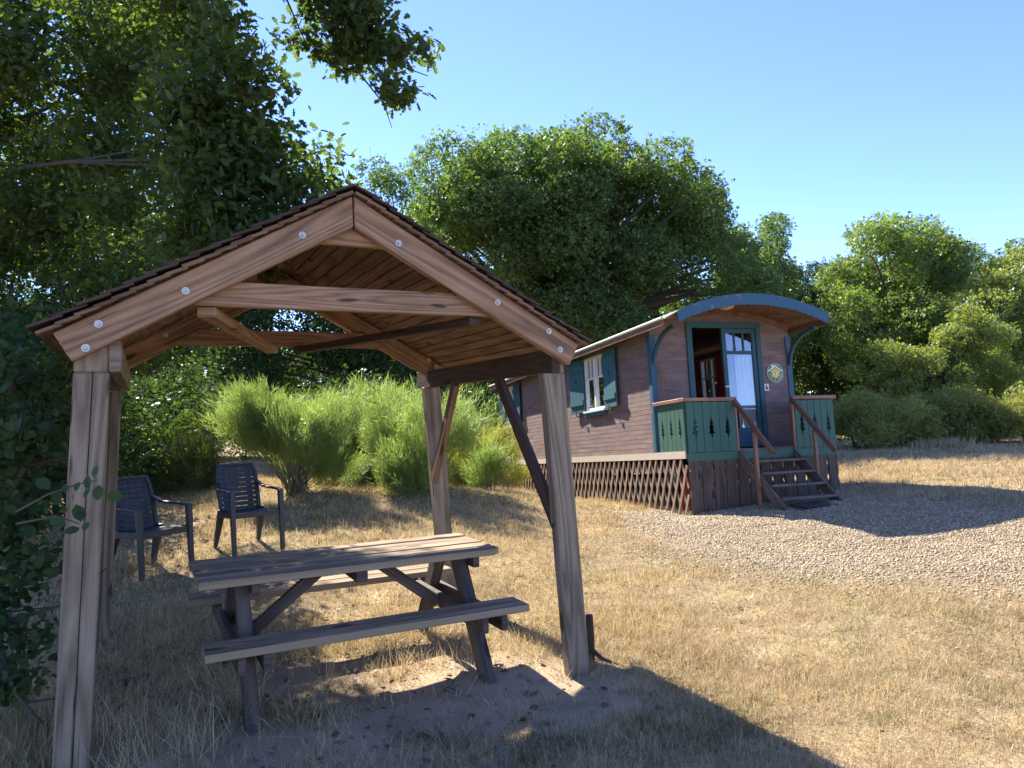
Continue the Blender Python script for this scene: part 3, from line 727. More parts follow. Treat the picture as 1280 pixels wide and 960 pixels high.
cp_('lower_panel', 'blue', lowp, parent=dl)
cp_('handle', 'steel', lambda mb: (mb.box((d0+.02, -.04, .93), (d0+.04, -.013, .95), 0), mb.box((d0-.02, -.046, .93), (d0+.045, -.036, .95), 0)), parent=dl)
# open leaf folded inwards
ol = cp_('door', 'teal', lambda mb: (mb.box((DL+.092, .06, .02), (DL+.13, .62, .3), 1), mb.box((DL+.092, .06, .3), (DL+.13, .13, dz1), 2), mb.box((DL+.092, .55, .3), (DL+.13, .62, dz1), 2), mb.box((DL+.092, .13, dz1-.08), (DL+.13, .55, dz1), 1)))
cp_('glass', 'glass', lambda mb: mb.box((DL+.11, .131, .301), (DL+.114, .549, dz1-.081), 2), parent=ol)
def curtain(mb, p0, p1, z0, z1, fold=.07, amp=.02, n=None):
    p0 = Vector(p0); p1 = Vector(p1); d = p1-p0; L_ = d.length; d.normalize(); nn = Vector((-d.y, d.x)); n = n or max(8, int(L_/fold*8)); b = len(mb.v)
    for i in range(n+1):
        q = i/n*L_; w = amp*math.sin(q/fold*2*math.pi)+amp*.4*math.sin(q/fold*3.1)
        for z, k in ((z0, 1.15), (z1, .7)):
            P = p0+d*q+nn*w*k; mb.v.append((P.x, P.y, z))
    for i in range(n):
        mb.face([b+2*i, b+2*i+2, b+2*i+3, b+2*i+1])
    return mb
def glasscur(mb): curtain(mb, (d0+.26, .07), (d1-.03, .07), .1, dz1-.4, .075, .02)
cp_('curtain', 'pink', glasscur, smooth=True)
# interior: partition, ceiling lining, right window with red curtains
cp_('inner_partition', 'inner', lambda mb: mb.box((.06, 4.0, 0), (CW_-.06, 4.05, 1.95), 0))
def inner_lining(mb):
    mb.box((.0505, .052, 0), (.06, CL-.06, 1.74), 1)
    for (a0, a1, z0, z1) in ((.052, RWIN[0], 0, 1.74), (RWIN[1], 3.99, 0, 1.74), (RWIN[0], RWIN[1], 0, WZ0), (RWIN[0], RWIN[1], WZ1, 1.74)): mb.box((CW_-.06, a0, z0), (CW_-.0505, a1, z1), 1)
# the left lining has the window holes too
def inner_left(mb):
    pr = [0.052]+[c for w_ in WIN for c in w_]+[CL-.06]
    for i in range(0, len(pr), 2): mb.box((.0505, pr[i], 0), (.06, pr[i+1], 1.74), 1)
    for w_ in WIN: mb.box((.0505, w_[0], 0), (.06, w_[1], WZ0), 1); mb.box((.0505, w_[0], WZ1), (.06, w_[1], 1.74), 1)
    for (a0, a1, z0, z1) in ((.052, RWIN[0], 0, 1.74), (RWIN[1], 3.99, 0, 1.74), (RWIN[0], RWIN[1], 0, WZ0), (RWIN[0], RWIN[1], WZ1, 1.74)): mb.box((CW_-.06, a0, z0), (CW_-.0505, a1, z1), 1)
cp_('inner_lining', 'inner', inner_left)
for a0, a1 in ((RWIN[1]-.02, RWIN[1]+.28), (RWIN[0]-.25, RWIN[0]+.02)):
    cp_('red_curtain', 'red', lambda mb: curtain(mb, (CW_-.1, a0), (CW_-.1, a1), .6, 1.72, .08, .02), smooth=True)
def window(b, a0, a1, sg, curt):
    """sg -1: outside is -b"""
    o = lambda x: b+sg*x
    def bx(mb, x0, x1, q0, q1, z0, z1, ax): 
        mb.box((min(o(x0), o(x1)), q0, z0), (max(o(x0), o(x1)), q1, z1), ax)
    def fr(mb):
        f = .042
        bx(mb, -.05, .018, a0, a0+f, WZ0, WZ1, 2); bx(mb, -.05, .018, a1-f, a1, WZ0, WZ1, 2)
        bx(mb, -.05, .018, a0+f, a1-f, WZ0, WZ0+f, 1); bx(mb, -.05, .018, a0+f, a1-f, WZ1-f, WZ1, 1)
        m_ = (a0+a1)/2; bx(mb, -.03, .024, m_-.03, m_+.03, WZ0+f, WZ1-f, 2)
        zt = WZ0+.60*(WZ1-WZ0)
        for s0, s1 in ((a0+f, m_-.03), (m_+.03, a1-f)):
            bx(mb, -.02, .010, s0, s1, zt-.014, zt+.014, 1)
            c_ = (s0+s1)/2; bx(mb, -.018, .008, c_-.011, c_+.011, zt+.014, WZ1-f, 2)
    w = cp_('window', 'white', fr)
    cp_('pane', 'glass', lambda mb: bx(mb, -.016, -.012, a0+.03, a1-.03, WZ0+.03, WZ1-.03, 2), parent=w)
    if curt: cp_('curtain', curt, lambda mb: curtain(mb, (o(-.066), a0+.0), (o(-.066), a1-.0), WZ0, WZ1, .09, .012), parent=w, smooth=True)
    def sill(mb):
        bx(mb, .0, .075, a0-.03, a1+.03, WZ0-.035, WZ0-.002, 1)
    cp_('sill', 'white', sill, parent=w)
    def apron(mb):
        n = 60; pts = [(a0-.02, WZ0-.037), (a1+.02, WZ0-.037)]
        for i in range(n+1):
            q = a1+.02-(a1-a0+.04)*i/n; ph = (q/.13) % 1; pts.append((q, WZ0-.085-.02*math.sqrt(max(0, 1-(2*ph-1)**2))))
        mb.prism(pts, (o(.03), 0, 0), (0, 1, 0), (0, 0, 1), (sg*.02, 0, 0))
    cp_('apron', 'blue', apron, parent=w)
window(0, *WIN[0], -1, 'brocur'); window(0, *WIN[1], -1, 'brocur'); window(CW_, *RWIN, 1, None)
TREE = [(0, .0), (.007, .002), (.007, .03), (.03, .035), (.012, .075), (.025, .08), (.009, .118), (.019, .122), (.006, .155), (.0, .20)]
HEART = [(0, 0), (.02, .025), (.033, .05), (.03, .072), (.018, .08), (.004, .07), (0, .06)]
def boards(mb, origin, ex, ey, ez, widths, h, cut=None, cz=0, seams=(), gap=.004, scl=1.0, hook=0):
    """upright boards side by side; seams: which joints carry a cut-out of the given half profile"""
    x = 0; n = len(widths)
    for i, w in enumerate(widths):
        l = [(x+gap/2, 0)]; r = [(x+w-gap/2, 0)]; L_ = []; R2 = []
        if i-1 in seams:
            L_ = [(x+gap/2+px_*scl, cz+pz_*scl) for px_, pz_ in cut]
        if i in seams:
            R2 = [(x+w-gap/2-px_*scl, cz+pz_*scl) for px_, pz_ in cut]
        poly = [(x+gap/2, 0), (x+w-gap/2, 0)]+R2+[(x+w-gap/2, h), (x+gap/2, h)]+L_[::-1]
        mb.prism(poly, origin, ex, ey, ez, grain=(0, 1)); x += w
# shutters, folded back on the wall and standing slightly off it
def shutter(a0, a1, open_out):
    w = a1-a0; z0 = WZ0-.01; h = WZ1-WZ0+.02
    def fn(mb):
        sl_ = open_out
        ex = Vector((-sl_, 1, 0)); org = Vector((-.028-(0 if sl_ > 0 else -sl_*w), a0, z0)); nn = Vector((-1, -sl_, 0)).normalized()
        boards(mb, org, ex, (0, 0, 1), nn*.024, [w/4]*4, h, HEART, h*.55, (1,), .004, .9)
        for zz in (.13, h-.21):
            P = [org+ex*(.01)+nn*.0245+Vector((0, 0, zz)), org+ex*(.01)+nn*.046+Vector((0, 0, zz)), org+ex*(.01)+nn*.046+Vector((0, 0, zz+.085)), org+ex*(.01)+nn*.0245+Vector((0, 0, zz+.085))]
            mb.hexa(P+[p_+ex*(w-.02) for p_ in P])
    s_ = cp_('shutter', 'bluegreen', fn)
    def hinge(mb):
        for zz in (.17, h-.17): mb.box((-.082, a0+.03, z0+zz-.012), (-.076, a1-.05, z0+zz+.012), 1)
    def hook(mb): mb.box((-.09, (a0+a1)/2-.01, z0-.06), (-.03, (a0+a1)/2+.01, z0-.045), 0); mb.box((-.095, (a0+a1)/2-.012, z0-.06), (-.085, (a0+a1)/2+.012, z0+.03), 2)
    cp_('shutter_dog', 'black', hook, parent=s_)
for a0, a1, so_ in ((1.06, 1.555, -.05), (2.395, 2.95, .05), (5.90, 6.365, -.05), (7.015, 7.47, .03)): shutter(a0, a1, so_)
# deck, balustrades
cp_('deck', 'step', lambda mb: [mb.box((.01, -DK+.02+i*.1, -.035), (CW_-.01, -DK+.115+i*.1, -.002), 0) for i in range(8)])
cp_('deck_rim', 'green', lambda mb: mb.box((-.005, -DK-.014, -.145), (CW_+.005, -DK+.015, -.036), 0))
RZ = .66
def balustrade(origin, ex, nrm, total, nb, seams):
    o = cp_('balustrade', 'green', lambda mb: boards(mb, origin, ex, (0, 0, 1), nrm, [total/nb]*nb, RZ+.02, TREE, .20, seams, .006, 1.5), .0015)
    return o
b1 = balustrade((.01, -DK-.018, -.03), (1, 0, 0), (0, .02, 0), .765, 6, (0, 2, 4))
b2 = balustrade((1.765, -DK-.018, -.03), (1, 0, 0), (0, .02, 0), .68, 6, (0, 2, 4))
b3 = balustrade((-.012, -.11, -.03), (0, -1, 0), (.02, 0, 0), .70, 6, (0, 2, 4))
b4 = balustrade((CW_-.008, -.11, -.03), (0, -1, 0), (.02, 0, 0), .70, 6, (0, 2, 4))
for par_, lo, hi, ax in ((b1, (-.04, -DK-.045, RZ), (.80, -DK+.03, RZ+.05), 0), (b2, (1.73, -DK-.045, RZ), (CW_+.04, -DK+.03, RZ+.05), 0), (b3, (-.042, -DK+.032, RZ+.001), (.035, -.02, RZ+.051), 1), (b4, (CW_-.035, -DK+.032, RZ+.001), (CW_+.042, -.02, RZ+.051), 1)):
    cp_('handrail_cap', 'rail', lambda mb: mb.box(lo, hi, ax), .004, parent=par_)
for b_ in (.778, 1.725):
    cp_('newel_post', 'rail', lambda mb: mb.box((b_, -DK-.018, -.03), (b_+.035, -DK+.02, RZ-.002), 2), .003)
for b_ in (0.012, CW_-.05): cp_('newel_post', 'green', lambda mb: mb.box((b_, -DK+.0025, -.03), (b_+.04, -DK+.04, RZ-.002), 2), .003)
# skirting boards with wavy edges, lattice, undercarriage
def skirt(mb):
    rr = random.Random(4); x = .0; n = 13; w = CW_/n
    for i in range(n):
        zl = -.86+.155*(x/CW_)-.04; prof_l = []; prof_r = []; H = .145
        for side, pr in ((0, prof_l), (1, prof_r)):
            k = 16
            for j in range(k+1):
                z = -H+(zl+H)*j/k; q = (z+.30)/.105
                notch = .020*max(0, math.sin(q*math.pi))**1.5 if -.52 < z < -.22 else 0
                pr.append(((x+.006+notch) if side == 0 else (x+w-.006-notch), z))
        mb.prism(prof_l[::-1]+prof_r, (0, -DK-.010+rr.uniform(-.003, .003), 0), (1, 0, 0), (0, 0, 1), (0, .022, 0), grain=(0, 1)); x += w
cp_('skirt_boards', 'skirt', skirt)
def lattice(mb, sgn, b0, b1, a_lo=-.80, a_hi=CL):
    z0, z1 = -.98, -.106; st = .172; ang = .36 if sgn > 0 else .36
    dx = (z1-z0)*.44
    a = a_lo-dx
    while a < a_hi+dx:
        # slat from bottom to top, clipped to the frame
        pA = [a, z0]; pB = [a+dx*sgn, z1]
        if sgn < 0: pA = [a+dx, z0]; pB = [a, z1]
        P = [pA, pB]
        d = (pB[0]-pA[0], pB[1]-pA[1])
        t0, t1 = 0.0, 1.0
        for lim, s_ in ((a_lo, 1), (a_hi, -1)):
            f0 = s_*(pA[0]-lim); f1 = s_*(pB[0]-lim)
            if f0 < 0 and f1 < 0: t1 = -1
            elif f0 < 0: t0 = max(t0, f0/(f0-f1))
            elif f1 < 0: t1 = min(t1, f0/(f0-f1))
        if t1-t0 > .06:
            q0 = ((b0+b1)/2, pA[0]+d[0]*t0, pA[1]+d[1]*t0); q1 = ((b0+b1)/2, pA[0]+d[0]*t1, pA[1]+d[1]*t1)
            mb.beam(q0, q1, .042, abs(b1-b0), (1, 0, 0))
        a += st
cp_('lattice_skirt', 'lattice', lambda mb: lattice(mb, -1, -.016, -.006)); cp_('lattice_skirt', 'lattice2', lambda mb: lattice(mb, 1, -.005, .005))
cp_('lattice_skirt', 'lattice2', lambda mb: lattice(mb, 1, CW_-.005, CW_+.005, .2))
ua = cp_('undercarriage', 'black', lambda mb: (mb.box((.35, 0, -.24), (.45, CL-.3, -.101), 1), mb.box((2.0, 0, -.24), (2.1, CL-.3, -.101), 1), mb.box((.3, 3.6, -.5), (2.2, 3.7, -.4), 0)))
for b_ in (.3, 2.0):
    for a_ in (2.6, 5.2):
        def wheel(mb): mb.tube([(b_, a_, -.56), (b_+.16, a_, -.56)], .3, 22)
        cp_('wheel', 'rubber', wheel, .02)
cp_('skirt_back', 'skirt', lambda mb: mb.box((.02, CL-.04, -1.0), (CW_-.02, CL-.015, -.107), 2))
# things on and around the caravan
def on_caravan(name, label, cat, loc): return thing(name, label, cat, CM @ Matrix.Translation(loc))
def sub(parent, name, mat, fn, bevel=0, **k):
    mb = MB(len(COL.objects)); fn(mb); return mb.build(name, M[mat], parent, bevel, **k)
st = on_caravan('wooden_staircase', 'grey brown wooden steps with two sloping handrails below the green deck', 'steps', (0, -DK-.02, 0))
for b_ in (.80, 1.70): sub(st, 'stringer', 'step', lambda mb: mb.hexa([(b_, .0, -.24), (b_+.035, .0, -.24), (b_+.035, .0, -.02), (b_, .0, -.02), (b_, -.86, -.92), (b_+.035, -.86, -.92), (b_+.035, -.86, -.76), (b_, -.86, -.76)][::-1]), .004)
for i in range(4):
    z_ = -.17-.16*i; a_ = -.10-.185*i
    sub(st, 'tread', 'step', lambda mb: mb.box((.835, a_-.14, z_-.032), (1.70, a_+.09, z_), 0), .004)
for b_, l_ in ((.775, 0), (1.735, 1)):
    sub(st, 'handrail', 'brown', lambda mb: mb.beam((b_, .02, .68), (b_, -.76, -.09), .045, .07, (0, 0, 1)), .006)
    sub(st, 'rail_post', 'rail', lambda mb: mb.box((b_-.022, -.42, -.76 if l_ == 0 else -.62), (b_+.022, -.375, .21), 2), .004)
pl = on_caravan('round_plaque', 'small oval enamel sign with yellow house shape on wall right of door', 'sign', (2.135, -.012, 1.14))
def disc(mb, rx, rz_, y0, y1, n=40, cz=0): mb.prism([(rx*math.cos(2*math.pi*i/n), cz+rz_*math.sin(2*math.pi*i/n)) for i in range(n)], (0, y0, 0), (1, 0, 0), (0, 0, 1), (0, y1-y0, 0))
sub(pl, 'plate', 'pwhite', lambda mb: disc(mb, .146, .146, -.006, 0)); sub(pl, 'green_ring', 'pgreen', lambda mb: disc(mb, .139, .139, -.009, -.0062))
sub(pl, 'roof_emblem', 'pwhite', lambda mb: (mb.prism([(-.135, .035), (0, .125), (.135, .035), (.125, .018), (0, .10), (-.125, .018)], (0, -.012, 0), (1, 0, 0), (0, 0, 1), (0, .0028, 0)), mb.box((-.06, -.013, .085), (-.03, -.0095, .135), 2)))
sub(pl, 'yellow_emblem', 'pyellow', lambda mb: mb.prism([(-.075, -.055), (-.045, -.06), (-.02, -.08), (.02, -.08), (.045, -.06), (.08, -.05), (.075, -.01), (.085, .03), (.04, .06), (0, .085), (-.04, .06), (-.09, .03), (-.07, -.01)], (0, -.0155, 0), (1, 0, 0), (0, 0, 1), (0, .003, 0)))
sub(pl, 'centre_emblem', 'pwhite', lambda mb: mb.box((-.028, -.018, -.028), (.028, -.0158, .028), 0)); sub(pl, 'key_emblem', 'pred', lambda mb: (mb.prism([(-.02, .018), (.02, .02), (.004, -.004), (.006, -.022), (-.006, -.022)], (0, -.0205, 0), (1, 0, 0), (0, 0, 1), (0, .002, 0))))
def ring_text(mb, text, rad, size, a0, a1):
    for i, chh in enumerate(text):
        if chh == ' ': continue
        cu = bpy.data.curves.new('glyph', 'FONT'); cu.body = chh; cu.size = size; cu.align_x = 'CENTER'; cu.extrude = .0012
        ob = bpy.data.objects.new('glyph', cu); COL.objects.link(ob); bpy.context.view_layer.update()
        me = ob.to_mesh(); th = a0+(a1-a0)*i/(len(text)-1)
        ce, se = math.cos(th), math.sin(th); b = len(mb.v)
        for v in me.vertices:
            x, y = v.co.x, v.co.y-size*.35          # upright outward for text on the lower rim: top towards the centre
            r_ = rad-y; tx = rad*0
            X = ce*(rad-y)+(-se)*x*1; Z = se*(rad-y)+ce*x*1
            mb.v.append((X, -.0122+v.co.z, Z))
        for f in me.polygons: mb.face([b+k for k in f.vertices])
        ob.to_mesh_clear(); bpy.data.objects.remove(ob); bpy.data.curves.remove(cu)
sub(pl, 'lettering', 'pwhite', lambda mb: ring_text(mb, 'GITES DE FRANCE', .113, .036, R_(188), R_(352)))
nb_ = on_caravan('house_number_plate', 'tiny white plate under the oval sign on the end wall', 'plate', (1.955, -.012, .92))
sub(nb_, 'plate', 'white', lambda mb: mb.box((-.045, -.012, -.055), (.045, 0, .055), 2), .004); sub(nb_, 'mark', 'step', lambda mb: mb.prism([(-.02, -.03), (.025, -.03), (.02, .0), (.0, .012), (.012, .03), (-.012, .03), (-.02, .0)], (0, -.0145, 0), (1, 0, 0), (0, 0, 1), (0, .002, 0)))
lp = on_caravan('porch_lamp', 'round cream glass lamp under the arched porch roof', 'lamp', (1.0, -.52, az_(1.0)-.028))
sub(lp, 'lamp_glass', 'lampglass', lambda mb: mb.tube([(0, 0, -.012), (0, 0, -.03), (0, 0, -.06), (0, 0, -.09), (0, 0, -.105)], [.115, .12, .115, .085, .03], 24), smooth=True); sub(lp, 'lamp_base', 'white', lambda mb: mb.tube([(0, 0, 0), (0, 0, -.0125)], .105, 24))
rk = on_caravan('folded_airer', 'thin reddish folding frame leaning in the porch corner', 'folding frame', (0, 0, 0))
sub(rk, 'frame_leg', 'rail', lambda mb: mb.tube([(.115, -.06, 1.28), (.115, -.16, 0)], .009, 8)); sub(rk, 'frame_leg', 'rail', lambda mb: mb.tube([(.125, -.06, 1.28), (.33, -.22, 0)], .009, 8))
gb = on_caravan('gas_bottle', 'red metal bottle glimpsed behind the front end of the lattice', 'gas bottle', (.30, -.35, -.86))
sub(gb, 'bottle', 'redtin', lambda mb: mb.tube([(0, 0, .02), (0, 0, 0.05), (0, 0, .48), (0, 0, .56), (0, 0, .60)], [.12, .15, .15, .10, .04], 22), smooth=True); sub(gb, 'valve', 'steel', lambda mb: mb.tube([(0, 0, .6), (0, 0, .66)], .02, 10))
mt = CM @ Vector((1.27, -1.80, -.8)); mo = thing('door_mat', 'dark rubber mat lying on gravel before the steps', 'mat', Matrix.Translation((mt.x, mt.y, gz1(mt.x, mt.y)+.012)) @ Matrix.Rotation(CYAW, 4, 'Z'))
sub(mo, 'mat', 'rubber', lambda mb: mb.box((-.36, -.16, 0), (.36, .16, .018), 0), .006)
# stump of a cut post by the right shelter post, with a rod beside it
s0 = ground_hit(739, 826)
sk = thing('cut_stake', 'short dark round stake cut off beside the right front shelter post', 'stake', Matrix.Translation(s0))
sub(sk, 'stake', 'stake', lambda mb: mb.tube([(0, 0, -.1), (0, 0, .15), (-.005, 0, .29)], [.026, .025, .024], 14), smooth=False)
s1 = ground_hit(752, 829)
lg = thing('fallen_stick', 'dark stick lying against the cut stake by the shelter post', 'stick', Matrix.Translation(s1))
sub(lg, 'stick', 'stake', lambda mb: mb.tube([(-.08, .05, .10), (0, 0, .03), (.06, -.03, .015)], [.014, .014, .011], 8))
s2 = ground_hit(164, 853)
wo = thing('wood_offcut', 'grey weathered wood offcut lying on shaded ground inside the shelter', 'wood offcut', Matrix.Translation(s2) @ Matrix.Rotation(.45, 4, 'Z'))
sub(wo, 'plank', 'step', lambda mb: mb.hexa([(-.11, -.025, .005), (-.11, .03, .005), (-.12, .025, .035), (-.12, -.02, .035), (.11, -.02, .01), (.11, .015, .01), (.10, .012, .045), (.10, -.015, .045)][::-1]), .004)
# ------------------------------------------------------------------ plants
LEAF = ([(0, 0, 0), (.32, .35, .05), (.30, .75, .03), (0, 1.05, -.08), (-.30, .75, .03), (-.32, .35, .05)], [[0, 1, 2, 3], [0, 3, 4, 5]])
OAKL = ([(0, 0, 0), (.10, .16, .02), (.22, .26, .05), (.13, .40, .03), (.34, .55, .06), (.19, .68, .03), (.28, .88, .03), (.10, .95, 0), (0, 1.08, -.06),
         (-.10, .95, 0), (-.28, .88, .03), (-.19, .68, .03), (-.34, .55, .06), (-.13, .40, .03), (-.22, .26, .05), (-.10, .16, .02)],
        [[0, 1, 2, 3, 4, 5, 6, 7, 8], [0, 8, 9, 10, 11, 12, 13, 14, 15]])
SPRAY = ([(0, 0, 0), (.28, .3, .06), (.08, .42, .0), (-.3, .28, .02), (-.1, .4, -.02), (.30, .72, -.05), (.02, .98, .03), (-.26, .78, .08), (.0, .5, 0)],
         [[0, 1, 2], [0, 4, 3], [8, 5, 6], [8, 6, 7]])

def scatter_blobs(rng, blobs, n, shell=.55):
    B = np.array([b[:4] for b in blobs], float); w = B[:, 3]**2; w /= w.sum()
    k = rng.choice(len(B), n, p=w); d = norm(rng.normal(size=(n, 3))); d[:, 2] = d[:, 2]*.75+.18
    rad = (shell+(1-shell)*rng.random(n))*np.where(rng.random(n) < .08, 1.2, 1)
    pos = B[k, :3]+d*(B[k, 3]*rad)[:, None]
    return pos, d
def leaves(name, rng, pos, d, size, tmpl, mat, parent, up=.45, rnd=.8, out=.5, jit=.5):
    n = len(pos); Nn = norm(d*out+np.array([0, 0, up])+rng.normal(size=(n, 3))*rnd)
    X, Y = frames(rng, Nn); s = size*(1+jit*(rng.random(n)*2-1))
    V, L, C = instance(tmpl[0], tmpl[1], pos, X, Y, Nn, s)
    return arr_mesh(name, V, L, C, mat, parent)
def limb(mb, rng, p0, p1, r0_, r1_, sag=.0, seg=6, wob=.06, n=7):
    p0 = np.array(p0, float); p1 = np.array(p1, float); L_ = np.linalg.norm(p1-p0)
    pts = []; rr = []
    for i in range(seg+1):
        q = i/seg; P = p0+(p1-p0)*q + np.array([0, 0, sag*L_*math.sin(q*math.pi)])
        if 0 < i < seg: P = P+rng.normal(size=3)*wob*L_*.5
        pts.append(tuple(P)); rr.append(r0_+(r1_-r0_)*q**.8)
    mb.tube(pts, rr, n); return pts

def tree(name, label, cat, base, blobs, nleaf, size, mat, rng, trunk_r=.25, fork=.35, tmpl=SPRAY, bark='bark', shell=.5, group=None, up=.45, twigs=0, lean=(0, 0), rnd=.8, limb_k=.4, limbs=.55, nlimb=None):
    """base (x,y), blobs list of world (x,y,z,r)"""
    x, y = base; z = gz1(x, y); root = thing(name, label, cat, Matrix.Translation((x, y, z)), group)
    o = np.array([x, y, z]); B = [(b[0]-x, b[1]-y, b[2]-z, b[3]) for b in blobs]
    top = max(b[2] for b in B); mb = MB()
    fz = top*fork; fp = np.array([lean[0]*fork, lean[1]*fork, fz])
    limb(mb, rng, (0, 0, -.3), fp, trunk_r*1.25, trunk_r*.85, 0, 5, .02, 10)
    cen = np.mean([b[:3] for b in B], 0)
    idx = rng.permutation(nlimb or len(B))[:max(6, int(len(B)*limbs))]
    for i in idx:
        b = np.array(B[i][:3]); st_ = fp*(.7+.3*rng.random()); L_ = np.linalg.norm(b-st_); k1 = st_+(b-st_)*.38+np.array([0, 0, .16*L_])+rng.normal(size=3)*.05*L_; k2 = st_+(b-st_)*.72+np.array([0, 0, .13*L_])+rng.normal(size=3)*.05*L_
        pts = [tuple((1-q)**3*st_+3*q*(1-q)**2*k1+3*q*q*(1-q)*k2+q**3*b) for q in np.linspace(0, 1, 9)]
        ra = trunk_r*limb_k; mb.tube(pts, [ra*(1-q)**.9+.008 for q in np.linspace(0, 1, 9)], 6)
        for _ in range(twigs):
            q = pts[6]; e = b+rng.normal(size=3)*B[i][3]*.9; m_ = (np.array(q)+e)/2+rng.normal(size=3)*.05; mb.tube([q, tuple(m_), tuple(e)], [.012, .008, .004], 4)
    mb.build('trunk', M[bark], root, smooth=True)
    pos, d = scatter_blobs(rng, B, nleaf, shell)
    leaves('crown', rng, pos, d, size, tmpl, M[mat], root, up=up, rnd=rnd)
    return root
def dome(rng, cx, cy, cz, rx, ry, rz_, n, r, bottom=-.4, inner=.25, noise=.12):
    """blob centres over a dome-shaped crown"""
    out = []
    while len(out) < n:
        d = rng.normal(size=3); d /= np.linalg.norm(d)
        if d[2] < bottom: continue
        k = (1 if rng.random() > inner else rng.uniform(.3, .8))*(1+rng.normal()*noise)
        out.append((cx+d[0]*rx*k, cy+d[1]*ry*k, cz+d[2]*rz_*k, r*rng.uniform(.65, 1.3)))
    return out
def outline_blobs(rng, pts, D, depth, r, n, fill=True):
    """blobs whose sight lines fill a polygon seen from the camera, spread in depth"""
    pts = np.array(pts, float); lo = pts.min(0); hi = pts.max(0); out = []
    def inside(p):
        c = False
        for i in range(len(pts)):
            a = pts[i]; b = pts[i-1]
            if (a[1] > p[1]) != (b[1] > p[1]) and p[0] < (b[0]-a[0])*(p[1]-a[1])/(b[1]-a[1])+a[0]: c = not c
        return c
    while len(out) < n:
        p = lo+(hi-lo)*rng.random(2)
        if inside(p): out.append((*px(p[0], p[1], D+rng.uniform(-depth, depth)), r*rng.uniform(.65, 1.3)))
    return out

# --- the big oak behind the caravan
rng = np.random.default_rng(11)
D_ = 31.0
bl = outline_blobs(rng, [(525, 335), (522, 255), (545, 220), (590, 195), (650, 180), (700, 190), (760, 170), (800, 182), (840, 205), (870, 212), (885, 250), (895, 300), (925, 320), (965, 355), (985, 400), (950, 425), (700, 430), (600, 400)], D_, 4.2, 1.25, 95)
bl += outline_blobs(rng, [(565, 215), (645, 185), (760, 172), (800, 185), (865, 220), (880, 265), (860, 330), (700, 340), (555, 310)], D_-2.5, 3.0, 1.1, 55)
tree('oak_tree', 'huge round oak with dark boughs standing behind the caravan roof', 'tree', (2.0, D_+.3), bl, 92000, .24, 'bigoak', rng, .55, .30, shell=.72, twigs=0)
# --- right hand background trees
rng = np.random.default_rng(12)
def bgtree(label, poly, D, depth, r, n, nl, size, mat, group='trees along the meadow edge', tr=.2, base=None, name='broadleaf_tree', cat='tree', fork=.35, shell=.68):
    bl = outline_blobs(rng, poly, D, depth, r, n); bx = np.mean([b[0] for b in bl])
    return tree(name, label, cat, base or (bx, D+.2), bl, nl, size, M and mat, rng, tr, fork, shell=shell, group=group, twigs=1)
bgtree('slender darker tree rising just right of the big oak crown', [(900, 300), (930, 268), (965, 272), (985, 300), (990, 350), (1000, 400), (990, 450), (930, 440), (905, 380)], 36, 2.2, .8, 46, 15000, .22, 'bigoak')
bgtree('tall sunlit tree with feathery top seen right of the porch roof', [(1030, 330), (1060, 300), (1100, 282), (1125, 270), (1150, 285), (1190, 310), (1200, 350), (1195, 420), (1170, 470), (1060, 470), (1025, 420)], 38, 3.0, 1.0, 85, 34000, .235, 'light')
bgtree('dim green tree filling the gap behind the porch roof', [(975, 350), (1000, 332), (1040, 328), (1060, 380), (1040, 470), (1000, 470), (990, 420)], 43, 2, .9, 30, 10000, .22, 'dark')
bgtree('dark tree top rising furthest back at the right edge', [(1150, 330), (1200, 305), (1240, 300), (1275, 305), (1330, 320), (1330, 420), (1160, 420)], 46, 2.5, 1.0, 50, 20000, .24, 'bigoak')
bgtree('pale chestnut tree with cream blossom leaning in from the right edge', [(1190, 400), (1215, 360), (1260, 330), (1320, 320), (1360, 360), (1360, 500), (1200, 500), (1170, 450)], 33, 2.4, .85, 70, 28000, .21, 'chest')
bgtree('fresh green bushy sapling below the tall sunlit tree', [(1050, 490), (1070, 455), (1110, 435), (1140, 440), (1180, 415), (1220, 385), (1250, 400), (1270, 500), (1060, 515)], 27.5, 1.0, .52, 66, 24000, .145, 'chest', name='bushy_sapling', group='bushes before the meadow trees')
bgtree('dark wood edge tree showing low between the big oak and the porch roof', [(640, 350), (760, 340), (900, 350), (1000, 345), (1020, 470), (800, 480), (640, 470)], 41, 2.2, 1.3, 85, 30000, .3, 'dark', tr=.3)
bgtree('deep green wood edge tree closing the gap below the tall sunlit tree', [(1010, 350), (1060, 335), (1130, 350), (1180, 345), (1190, 480), (1010, 480)], 48, 2.2, 1.3, 60, 22000, .32, 'bigoak', tr=.3)
bgtree('deep green wood edge tree behind the pale chestnut at the right edge', [(1190, 335), (1280, 325), (1380, 330), (1380, 480), (1190, 480)], 50, 2.2, 1.3, 60, 20000, .32, 'bigoak', tr=.3)
